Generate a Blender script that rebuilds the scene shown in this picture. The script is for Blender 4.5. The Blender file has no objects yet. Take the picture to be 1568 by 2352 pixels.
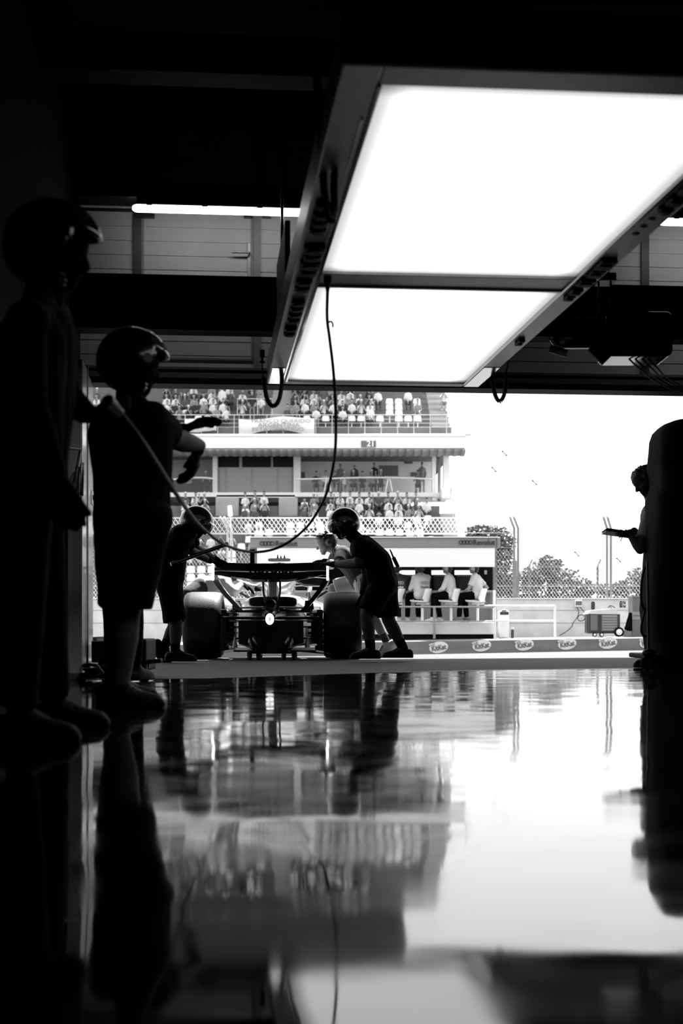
import bpy, bmesh, math, random
import numpy as np
from mathutils import Vector, Matrix, noise as mnoise

random.seed(7)
SC = bpy.context.scene
COL = SC.collection

# ------------------------------------------------------------------ camera, sky, sun, exposure
F, CX, HY, CH = 3266.67, 784.0, 1431.0, 0.38      # focal length in px, principal column, horizon row, camera height
cam_d = bpy.data.cameras.new('camera')
cam = bpy.data.objects.new('camera', cam_d); COL.objects.link(cam)
cam.location = (0, 0, CH); cam.rotation_euler = (math.pi/2, 0, 0)
cam_d.sensor_fit = 'HORIZONTAL'; cam_d.sensor_width = 24.0; cam_d.lens = 50.0
cam_d.shift_y = (HY-1176.0)/1568.0
cam_d.clip_start = 0.05; cam_d.clip_end = 600
cam_d.dof.use_dof = True; cam_d.dof.focus_distance = 15.0; cam_d.dof.aperture_fstop = 2.8
SC.camera = cam
w = bpy.data.worlds.new('sky'); SC.world = w; w.use_nodes = True
bg = w.node_tree.nodes['Background']
bg.inputs[0].default_value = (1, 1, 1, 1); bg.inputs[1].default_value = 2.05
SUN_EL, SUN_AZ = math.radians(58), math.radians(20)
sd = bpy.data.lights.new('sun', 'SUN'); sd.energy = 24.0; sd.angle = math.radians(0.6)
sun = bpy.data.objects.new('sun', sd); COL.objects.link(sun)
svec = Vector((math.sin(SUN_AZ)*math.cos(SUN_EL), math.cos(SUN_AZ)*math.cos(SUN_EL), math.sin(SUN_EL)))
sun.rotation_euler = svec.to_track_quat('Z', 'Y').to_euler()
sun.location = (10, 40, 40)
vs = SC.view_settings
vs.view_transform = 'Standard'; vs.look = 'None'; vs.exposure = 0.0; vs.gamma = 1.0
vs.use_curve_mapping = False
PANEL_L, TUBE_L, LED_L = 1.7, 8.5, 4.5

# ------------------------------------------------------------------ helpers
def P(px, py, Y):
    return Vector(((px-CX)*Y/F, Y, CH+(HY-py)*Y/F))

TH = math.atan((CX-482.0)/F)                 # the garage is turned this much against the view
GM = Matrix.Rotation(TH, 4, 'Z')
GI = GM.inverted()

def PG(px, py, v):                            # pixel ray met with the garage plane v = const, garage coordinates
    d = GI @ Vector(((px-CX)/F, 1.0, (HY-py)/F))
    t = v/d.y
    return Vector((d.x*t, v, CH+d.z*t))

def lerp(a, b, t): return a+(b-a)*t
def V(*a): return Vector(a)

def mat(name, v, rough=.55, metal=0., spec=.5, coat=0., var=0., vscale=6., bump=0., bscale=30., bdist=.01,
        emit=0., alpha=1., trans=0., ior=1.5, stretch=None):
    m = bpy.data.materials.new(name); m.use_nodes = True
    nt = m.node_tree; b = nt.nodes['Principled BSDF']
    c = (v, v, v, 1) if not isinstance(v, (tuple, list)) else tuple(v)+(1,)
    b.inputs['Base Color'].default_value = c
    b.inputs['Roughness'].default_value = rough; b.inputs['Metallic'].default_value = metal
    b.inputs['Specular IOR Level'].default_value = spec
    b.inputs['Coat Weight'].default_value = coat; b.inputs['Coat Roughness'].default_value = .05
    b.inputs['IOR'].default_value = ior
    b.inputs['Alpha'].default_value = alpha; b.inputs['Transmission Weight'].default_value = trans
    if emit:
        b.inputs['Emission Color'].default_value = (1, 1, 1, 1); b.inputs['Emission Strength'].default_value = emit
    if var or bump:
        tc = nt.nodes.new('ShaderNodeTexCoord')
        mp = nt.nodes.new('ShaderNodeMapping'); nt.links.new(tc.outputs['Object'], mp.inputs[0])
        if stretch: mp.inputs['Scale'].default_value = stretch
    if var:
        n = nt.nodes.new('ShaderNodeTexNoise'); n.inputs['Scale'].default_value = vscale; n.inputs['Detail'].default_value = 5
        nt.links.new(mp.outputs[0], n.inputs['Vector'])
        r = nt.nodes.new('ShaderNodeMapRange')
        r.inputs['From Min'].default_value = .3; r.inputs['From Max'].default_value = .7
        r.inputs['To Min'].default_value = c[0]*(1-var); r.inputs['To Max'].default_value = c[0]*(1+var)
        nt.links.new(n.outputs['Fac'], r.inputs['Value']); nt.links.new(r.outputs[0], b.inputs['Base Color'])
    if bump:
        n2 = nt.nodes.new('ShaderNodeTexNoise'); n2.inputs['Scale'].default_value = bscale; n2.inputs['Detail'].default_value = 3
        nt.links.new(mp.outputs[0], n2.inputs['Vector'])
        bp = nt.nodes.new('ShaderNodeBump'); bp.inputs['Strength'].default_value = bump; bp.inputs['Distance'].default_value = bdist
        nt.links.new(n2.outputs['Fac'], bp.inputs['Height']); nt.links.new(bp.outputs[0], b.inputs['Normal'])
    return m

K = dict(
    black=mat('black_paint', .004, .6, spec=.12, var=.2), blackgloss=mat('black_gloss', .006, .12, coat=.6),
    carbon=mat('carbon', .006, .22, coat=.5, var=.3, vscale=200), rubber=mat('rubber', .006, .5, spec=.32, var=.2, bump=.15, bscale=80),
    darkrubber=mat('dark_rubber', .004, .6, spec=.12), fabric=mat('black_fabric', .003, .95, spec=.05, bump=.3, bscale=300, bdist=.002),
    darkfabric=mat('dark_fabric', .05, .9, spec=.2, bump=.3, bscale=300, bdist=.002), greyfabric=mat('grey_fabric', .16, .9, spec=.2, bump=.3, bscale=250, bdist=.002),
    whitefabric=mat('white_fabric', .55, .85, spec=.2, bump=.3, bscale=250, bdist=.002),
    skin=mat('skin', .03, .65, spec=.12, var=.1, vscale=14), skin_lit=mat('skin_daylit', .26, .5, spec=.3, var=.1, vscale=14), hair=mat('hair', .012, .5, bump=.6, bscale=120, bdist=.006),  # light put into the skin tone: dark for people in shade, paler in daylight
    visor=mat('visor', .03, .06, coat=1.), shell=mat('helmet_shell', .004, .2, spec=.4, coat=.35),
    darkmetal=mat('dark_metal', .05, .35, metal=.7), steel=mat('steel', .5, .25, metal=1.), greymetal=mat('grey_metal', .3, .4, metal=.6),
    alu=mat('aluminium', .32, .38, metal=.5, var=.08, vscale=20), chrome=mat('chrome', .75, .12, metal=1.),
    white=mat('white_paint', .74, .4, var=.04), whitegloss=mat('white_gloss', .5, .2, coat=.4), offwhite=mat('off_white', .55, .6, var=.06),
    silver=mat('silver_body', .45, .22, metal=.55, coat=.5), grey=mat('grey_paint', .22, .5, var=.06), midgrey=mat('mid_grey', .12, .5, var=.08),
    darkgrey=mat('dark_grey', .035, .45, var=.1), concrete=mat('concrete', .6, .85, var=.12, vscale=3, bump=.2), stand=mat('stand_concrete', .33, .85, var=.1, vscale=1.2),
    seatw=mat('white_plastic', .78, .45), wood=mat('bark', .06, .9, bump=.8, bscale=20), leaf=mat('leaf', .10, .5, var=.45, vscale=2.5),
    mesh=mat('galvanised_wire', .55, .45, metal=.2), glass=mat('tinted_glass', .08, .08, coat=.5), paleglass=mat('pale_glass', .16, .1),
    clear=mat('clear_panel', .8, .05, alpha=.07), print=mat('print_dark', .05, .6), printgrey=mat('print_grey', .028, .5),
    screen=mat('monitor_glass', .02, .1, coat=.5), kerb=mat('kerb_paint', .17, .6, var=.18, vscale=2., stretch=(.6, 1, 3)),
)

def link(name, me, parent=None):
    o = bpy.data.objects.new(name, me); COL.objects.link(o)
    if parent is not None: o.parent = parent
    return o

def root_matrix(o):
    while o.parent is not None: o = o.parent
    return Matrix.Translation(o.location) @ o.rotation_euler.to_matrix().to_4x4()

def tag(o, label=None, cat=None, group=None, kind=None):
    if label: o['label'] = label
    if cat: o['category'] = cat
    if group: o['group'] = group
    if kind: o['kind'] = kind
    return o

def thing(name, label, cat, loc=(0, 0, 0), rz=0., group=None):
    o = bpy.data.objects.new(name, None); COL.objects.link(o)
    o.location = loc; o.rotation_euler = (0, 0, rz); o.empty_display_size = .1
    return tag(o, label, cat, group)

def finish(me, smooth=None):
    if smooth is not None:
        me.polygons.foreach_set('use_smooth', [True]*len(me.polygons))
        if smooth < 180: me.set_sharp_from_angle(angle=math.radians(smooth))
    me.update()

class MB:
    """collects shapes; build() links them as ONE mesh object"""
    def __init__(s): s.v = []; s.f = []; s.mi = []; s.cur = 0
    def add(s, vs, fs):
        b = len(s.v); s.v += [Vector(v) for v in vs]; s.f += [[b+i for i in f] for f in fs]; s.mi += [s.cur]*len(fs); return s
    def box(s, x0, x1, y0, y1, z0, z1):
        return s.add([(x, y, z) for x in (x0, x1) for y in (y0, y1) for z in (z0, z1)],
                     [(0, 1, 3, 2), (4, 6, 7, 5), (0, 4, 5, 1), (2, 3, 7, 6), (0, 2, 6, 4), (1, 5, 7, 3)])
    def obox(s, c, ax, ay, az):                # centre and three half-axes
        c = Vector(c); ax, ay, az = Vector(ax), Vector(ay), Vector(az)
        return s.add([c+ax*i+ay*j+az*k for i in (-1, 1) for j in (-1, 1) for k in (-1, 1)],
                     [(0, 1, 3, 2), (4, 6, 7, 5), (0, 4, 5, 1), (2, 3, 7, 6), (0, 2, 6, 4), (1, 5, 7, 3)])
    def bar(s, a, b, w, h, up=(0, 0, 1)):
        a, b = Vector(a), Vector(b); d = (b-a); L = d.length; d.normalize()
        up = Vector(up); r = d.cross(up)
        if r.length < 1e-4: r = d.cross(Vector((0, 1, 0)))
        r.normalize(); u = r.cross(d)
        return s.obox((a+b)/2, d*L/2, r*w/2, u*h/2)
    def cyl(s, a, b, ra, rb=None, seg=16, caps=True):
        rb = ra if rb is None else rb
        a, b = Vector(a), Vector(b); d = (b-a).normalized()
        x = d.orthogonal().normalized(); y = d.cross(x)
        vs = []
        for p, r in ((a, ra), (b, rb)):
            for i in range(seg):
                t = 2*math.pi*i/seg; vs.append(p+(x*math.cos(t)+y*math.sin(t))*r)
        fs = [(i, (i+1) % seg, seg+(i+1) % seg, seg+i) for i in range(seg)]
        if caps: fs += [tuple(range(seg-1, -1, -1)), tuple(range(seg, 2*seg))]
        return s.add(vs, fs)
    def lathe(s, prof, o, axis, seg=32, closed=False):
        o = Vector(o); d = Vector(axis).normalized(); x = d.orthogonal().normalized(); y = d.cross(x)
        n = len(prof); vs = []
        for (r, t) in prof:
            for i in range(seg):
                a = 2*math.pi*i/seg; vs.append(o+d*t+(x*math.cos(a)+y*math.sin(a))*r)
        fs = []
        for j in range(n if closed else n-1):
            k = (j+1) % n
            for i in range(seg): fs.append((j*seg+i, j*seg+(i+1) % seg, k*seg+(i+1) % seg, k*seg+i))
        return s.add(vs, fs)
    def sph(s, c, r, seg=16, rings=10, ax=None):
        r = (r, r, r) if not hasattr(r, '__len__') else r
        c = Vector(c); ax = ax or (Vector((1, 0, 0)), Vector((0, 1, 0)), Vector((0, 0, 1)))
        vs = []
        for j in range(rings+1):
            p = math.pi*j/rings
            for i in range(seg):
                a = 2*math.pi*i/seg
                vs.append(c+ax[0]*r[0]*math.sin(p)*math.cos(a)+ax[1]*r[1]*math.sin(p)*math.sin(a)+ax[2]*r[2]*math.cos(p))
        fs = [(j*seg+i, (j+1)*seg+i, (j+1)*seg+(i+1) % seg, j*seg+(i+1) % seg) for j in range(rings) for i in range(seg)]
        return s.add(vs, fs)
    def tube(s, pts, r, seg=8, caps=True):
        pts = [Vector(p) for p in pts]; n = len(pts)
        rs = r if hasattr(r, '__len__') else [r]*n
        prev = None; vs = []
        for i, p in enumerate(pts):
            d = (pts[min(i+1, n-1)]-pts[max(i-1, 0)]).normalized()
            if prev is None: x = d.orthogonal().normalized()
            else:
                x = prev-d*prev.dot(d); x = x.normalized() if x.length > 1e-6 else d.orthogonal().normalized()
            prev = x; y = d.cross(x)
            for k in range(seg):
                a = 2*math.pi*k/seg; vs.append(p+(x*math.cos(a)+y*math.sin(a))*rs[i])
        fs = [(i*seg+k, i*seg+(k+1) % seg, (i+1)*seg+(k+1) % seg, (i+1)*seg+k) for i in range(n-1) for k in range(seg)]
        if caps: fs += [tuple(range(seg-1, -1, -1)), tuple((n-1)*seg+k for k in range(seg))]
        return s.add(vs, fs)
    def prism(s, poly, o, ex, ey, ez):         # 2-D outline in the ex/ey plane, pushed along ez
        o, ex, ey, ez = Vector(o), Vector(ex), Vector(ey), Vector(ez); n = len(poly)
        vs = [o+ex*a+ey*b for a, b in poly]+[o+ex*a+ey*b+ez for a, b in poly]
        return s.add(vs, [tuple(range(n-1, -1, -1)), tuple(range(n, 2*n))]+[(i, (i+1) % n, n+(i+1) % n, n+i) for i in range(n)])
    def loft(s, rings, caps=True):
        n = len(rings[0]); vs = [p for r in rings for p in r]
        fs = [(j*n+i, j*n+(i+1) % n, (j+1)*n+(i+1) % n, (j+1)*n+i) for j in range(len(rings)-1) for i in range(n)]
        if caps: fs += [tuple(range(n-1, -1, -1)), tuple((len(rings)-1)*n+i for i in range(n))]
        return s.add(vs, fs)
    def sheet(s, rows, th=0.):                 # grid of points, given thickness along +-y
        n = len(rows[0]); m = len(rows); off = Vector((0, th, 0))
        vs = [Vector(p) for r in rows for p in r]; fs = [(j*n+i, j*n+i+1, (j+1)*n+i+1, (j+1)*n+i) for j in range(m-1) for i in range(n-1)]
        return s.add(vs, fs)
    def build(s, name, m, parent=None, g=False, smooth=None, bevel=0., origin=None, solid=0.):
        W = [GM @ v for v in s.v] if g else s.v
        if parent is not None:
            inv = root_matrix(parent).inverted(); L = [inv @ v for v in W]; loc = None
        else:
            if origin is None:
                lo = Vector([min(v[i] for v in W) for i in range(3)]); hi = Vector([max(v[i] for v in W) for i in range(3)])
                origin = Vector(((lo.x+hi.x)/2, (lo.y+hi.y)/2, lo.z))
            loc = Vector(origin); L = [v-loc for v in W]
        me = bpy.data.meshes.new(name)
        me.from_pydata([tuple(v) for v in L], [], s.f)
        for x in (m if isinstance(m, (list, tuple)) else [m]): me.materials.append(x)
        if isinstance(m, (list, tuple)): me.polygons.foreach_set('material_index', s.mi)
        bm = bmesh.new(); bm.from_mesh(me); bmesh.ops.recalc_face_normals(bm, faces=bm.faces); bm.to_mesh(me); bm.free()
        finish(me, smooth)
        o = link(name, me, parent)
        if loc is not None: o.location = loc
        if solid:
            q = o.modifiers.new('thickness', 'SOLIDIFY'); q.thickness = solid; q.offset = 0
        if bevel:
            q = o.modifiers.new('edge', 'BEVEL'); q.width = bevel; q.segments = 2; q.limit_method = 'ANGLE'
        return o

def spline(pts, n=8):
    pts = [Vector(p) for p in pts]; out = []
    for i in range(len(pts)-1):
        p0, p1, p2, p3 = pts[max(i-1, 0)], pts[i], pts[i+1], pts[min(i+2, len(pts)-1)]
        for k in range(n):
            t = k/n
            out.append(.5*((2*p1)+(p2-p0)*t+(2*p0-5*p1+4*p2-p3)*t*t+(3*p1-p0-3*p2+p3)*t**3))
    return out+[pts[-1]]

def coil(pts, R, r, turns, seg=5):
    c = spline(pts, 12); L = [0]
    for a, b in zip(c, c[1:]): L.append(L[-1]+(b-a).length)
    n = int(turns*9); out = []; x = None
    for i in range(n+1):
        s_ = L[-1]*i/n; j = 0
        while j < len(L)-2 and L[j+1] < s_: j += 1
        t = (s_-L[j])/max(L[j+1]-L[j], 1e-6); p = lerp(c[j], c[j+1], t); d = (c[j+1]-c[j]).normalized()
        x = d.orthogonal().normalized() if x is None else (x-d*x.dot(d)).normalized()
        y = d.cross(x); a = 2*math.pi*turns*i/n
        out.append(p+(x*math.cos(a)+y*math.sin(a))*R)
    return out

def text(body, size, loc, m, parent, name='lettering', rx=math.pi/2, rz=0., ry=0., bold=0., depth=.004, align='CENTER', squash=1.):
    cu = bpy.data.curves.new('t', 'FONT'); cu.body = body; cu.size = size; cu.align_x = align; cu.align_y = 'CENTER'
    cu.extrude = depth; cu.offset = bold; cu.resolution_u = 3
    t = bpy.data.objects.new('t', cu); COL.objects.link(t)
    bpy.context.view_layer.update()
    me = bpy.data.meshes.new_from_object(t.evaluated_get(bpy.context.evaluated_depsgraph_get()))
    bpy.data.objects.remove(t); bpy.data.curves.remove(cu)
    me.materials.clear(); me.materials.append(m)
    mx = Matrix.Translation(Vector(loc)) @ Matrix.Rotation(rz, 4, 'Z') @ Matrix.Rotation(rx, 4, 'X') @ Matrix.Rotation(ry, 4, 'Z') @ Matrix.Diagonal((squash, 1, 1, 1))
    if parent is not None: mx = root_matrix(parent).inverted() @ mx
    me.transform(mx)
    me.name = name
    return link(name, me, parent)

# ------------------------------------------------------------------ bodies: capsules fused into one continuous surface
def caps_mesh(caps):
    mb = MB()
    for c in caps:
        a, b, ra, rb = Vector(c[0]), Vector(c[1]), c[2], c[3]; flat = c[5] if len(c) > 5 else ''
        d = b-a
        if d.length < 1e-5: d = Vector((0, 0, 1e-4)); b = a+d
        d.normalize(); prof = []
        n = 4
        if 'a' in flat: prof.append((0.0005, 0))
        else:
            for i in range(n): t = math.pi/2*(1-i/n); prof.append((max(ra*math.cos(t), .0005), -ra*math.sin(t)))
        prof.append((ra, 0)); L = (b-a).length; prof.append((rb, L))
        if 'b' in flat: prof.append((.0005, L))
        else:
            for i in range(1, n+1): t = math.pi/2*i/n; prof.append((max(rb*math.cos(t), .0005), L+rb*math.sin(t)))
        mb.lathe(prof, a, d, 14)
        k = len(mb.v)-14*len(prof); mb.add([], [])
        mb.f.append([k+i for i in range(13, -1, -1)]); mb.f.append([k+14*(len(prof)-1)+i for i in range(14)]); mb.mi += [0, 0]
    me = bpy.data.meshes.new('tmp'); me.from_pydata([tuple(v) for v in mb.v], [], mb.f)
    bm = bmesh.new(); bm.from_mesh(me); bmesh.ops.recalc_face_normals(bm, faces=bm.faces); bm.to_mesh(me); bm.free()
    return me

def blob(name, caps, mats, parent=None, voxel=.01, it=3, zmin=None, wr=0., wscale=9., loc=None, link_it=True):
    """caps: (a, b, ra, rb, material index[, flat ends]) in world space -> one fused, smoothed mesh"""
    me = caps_mesh(caps)
    t = bpy.data.objects.new('tmp', me); COL.objects.link(t)
    q = t.modifiers.new('r', 'REMESH'); q.mode = 'VOXEL'; q.voxel_size = voxel; q.adaptivity = 0
    if it: s = t.modifiers.new('s', 'SMOOTH'); s.factor = .5; s.iterations = it
    bpy.context.view_layer.update()
    out = bpy.data.meshes.new_from_object(t.evaluated_get(bpy.context.evaluated_depsgraph_get()))
    bpy.data.objects.remove(t); bpy.data.meshes.remove(me)
    nv = len(out.vertices); co = np.empty(nv*3); out.vertices.foreach_get('co', co); co = co.reshape(-1, 3)
    if wr:
        no = np.empty(nv*3); out.vertices.foreach_get('normal', no); no = no.reshape(-1, 3)
        for i in range(nv):
            p = co[i]; k = mnoise.noise(Vector((p[0]*wscale, p[1]*wscale, p[2]*wscale*.6)))+.5*mnoise.noise(Vector((p[0]*wscale*2.3, p[1]*wscale*2.3, p[2]*wscale*1.2+7)))
            co[i] += no[i]*k*wr
    if zmin is not None: co[:, 2] = np.maximum(co[:, 2], zmin)
    out.vertices.foreach_set('co', co.ravel())
    ms = mats if isinstance(mats, (list, tuple)) else [mats]
    out.materials.clear()
    for m in ms: out.materials.append(m)
    if len(ms) > 1:
        nf = len(out.polygons); fc = np.empty(nf*3); out.polygons.foreach_get('center', fc); fc = fc.reshape(-1, 3)
        best = np.full(nf, 1e9); idx = np.zeros(nf, dtype=np.int32)
        for c in caps:
            a = np.array(c[0]); b = np.array(c[1]); ab = b-a; L2 = max(float(ab@ab), 1e-9)
            tt = np.clip(((fc-a)@ab)/L2, 0, 1); d = np.linalg.norm(fc-(a+tt[:, None]*ab), axis=1)-(c[2]+(c[3]-c[2])*tt)
            k = d < best; best[k] = d[k]; idx[k] = c[4]
        out.polygons.foreach_set('material_index', idx)
    out.polygons.foreach_set('use_smooth', [True]*len(out.polygons))
    if parent is not None: out.transform(root_matrix(parent).inverted())
    elif loc is not None: out.transform(Matrix.Translation(-Vector(loc)))
    out.name = name; out.update()
    if not link_it: return out
    o = link(name, out, parent)
    if parent is None and loc is not None: o.location = loc
    return o

def hand(wrist, d, n, side=1, curl=.35, r=.010, s=1., mi=0):
    """palm, four bent fingers and a thumb; d = pointing direction, n = palm normal"""
    d = Vector(d).normalized(); n = Vector(n); n = (n-d*n.dot(d)).normalized(); wv = d.cross(n).normalized()*side
    out = []; wrist = Vector(wrist)
    for k in range(4):
        off = (k-1.5)
        kn = wrist+d*.088*s+wv*off*.0225*s-(d*.008*s if k in (0, 3) else d*0)
        out.append((wrist+d*.012*s+wv*off*.012*s, kn, .0155*s, .0135*s, mi))
        p = kn; L = (.066, .078, .072, .055)[k]*s; a = 0.
        for j, fr in enumerate((.45, .32, .23)):
            a += curl*(1.0 if j else .7)
            q = p+(d*math.cos(a)+n*math.sin(a)+wv*off*.10)*L*fr
            out.append((p, q, (r+.0012)*s-.0008*j, r*s-.0008*j, mi)); p = q
    tb = wrist+d*.028*s-wv*.026*s
    t1 = tb+(-wv*.62+d*.7+n*.35).normalized()*.042*s
    t2 = t1+(-wv*.25+d*.85+n*.35).normalized()*.036*s
    out += [(tb, t1, .0155*s, .0125*s, mi), (t1, t2, .012*s, .0095*s, mi)]
    return out

def head_caps(hc, f, u, s=1.):
    f = Vector(f).normalized(); u = Vector(u); u = (u-f*u.dot(f)).normalized(); r = f.cross(u)
    q = lambda a, b, c: hc+(f*a+u*b+r*c)*s
    cp = [(q(-.035, .03, 0), q(.028, .035, 0), .082*s, .078*s, 0), (q(-.03, -.01, 0), q(.03, -.01, 0), .072*s, .066*s, 0),
          (q(.02, -.03, -.025), q(.068, -.085, -.008), .05*s, .026*s, 0), (q(.02, -.03, .025), q(.068, -.085, .008), .05*s, .026*s, 0),
          (q(.062, -.092, 0), q(.076, -.088, 0), .024*s, .02*s, 0), (q(.088, .018, 0), q(.112, -.022, 0), .010*s, .0155*s, 0),
          (q(.084, .034, -.035), q(.084, .034, .035), .014*s, .014*s, 0), (q(.086, -.055, -.016), q(.086, -.055, .016), .011*s, .011*s, 0),
          (q(.085, -.068, -.012), q(.085, -.068, .012), .010*s, .010*s, 0)]
    for k in (-1, 1):
        cp += [(q(-.012, -.022, .078*k), q(-.018, .022, .082*k), .012*s, .017*s, 0), (q(.078, .012, .03*k), q(.08, .012, .03*k), .012*s, .012*s, 1),
               (q(.06, -.02, .04*k), q(.03, -.02, .055*k), .03*s, .03*s, 0)]
    return cp, q

def helmet(parent, hc, f, u, label=None, s=1., visor_up=False, trim=None):
    f = Vector(f).normalized(); u = Vector(u); u = (u-f*u.dot(f)).normalized(); r = f.cross(u)
    R = (.134*s, .158*s, .148*s); c = hc+u*.022*s-f*.008*s
    def shellpart(keep, grow, name, m, par, th):
        mb = MB(); seg, rings = 40, 26
        pts = {}
        for j in range(rings+1):
            p = math.pi*j/rings
            for i in range(seg):
                a = 2*math.pi*i/seg
                d = (math.sin(p)*math.cos(a), math.sin(p)*math.sin(a), math.cos(p))
                pts[i, j] = d
        vs = []; ids = {}; fs = []
        for j in range(rings):
            for i in range(seg):
                q = [(i, j), (i, j+1), ((i+1) % seg, j+1), ((i+1) % seg, j)]
                cc = [sum(pts[k][x] for k in q)/4 for x in range(3)]
                if not keep(*cc): continue
                face = []
                for k in q:
                    if k not in ids:
                        d = pts[k]; taper = 1+.06*max(0, -d[2])
                        ids[k] = len(vs); vs.append(c+(r*d[0]*R[0]+f*d[1]*R[1]*taper+u*d[2]*R[2])*grow)
                    face.append(ids[k])
                fs.append(face)
        mb.add(vs, fs)
        return mb.build(name, m, par, smooth=60, solid=th)
    hm = shellpart(lambda x, y, z: not (y > .40 and z < .38) and z > -.86, 1., 'helmet', K['shell'], parent, .012)
    if label: hm['label'] = label
    if visor_up: shellpart(lambda x, y, z: y > .15 and .38 < z < .86 and abs(x) < .8, 1.06, 'visor', K['visor'], hm, .004)
    else: shellpart(lambda x, y, z: y > .38 and -.2 < z < .46, 1.03, 'visor', K['visor'], hm, .004)
    for k in (-1, 1):
        mb = MB(); mb.cyl(c+r*k*R[0]*.97+f*.035*s, c+r*k*R[0]*1.06+f*.035*s, .026*s, .022*s, 18)
        mb.build('visor_hinge', K['darkmetal'], hm, smooth=40)
    # stripe and small printed marks
    st = shellpart(lambda x, y, z: abs(x) > .93 and -.05 < z < .12 and -.3 < y < .0, 1.012, 'side_print', trim or K['greymetal'], hm, .001)
    return hm

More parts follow.
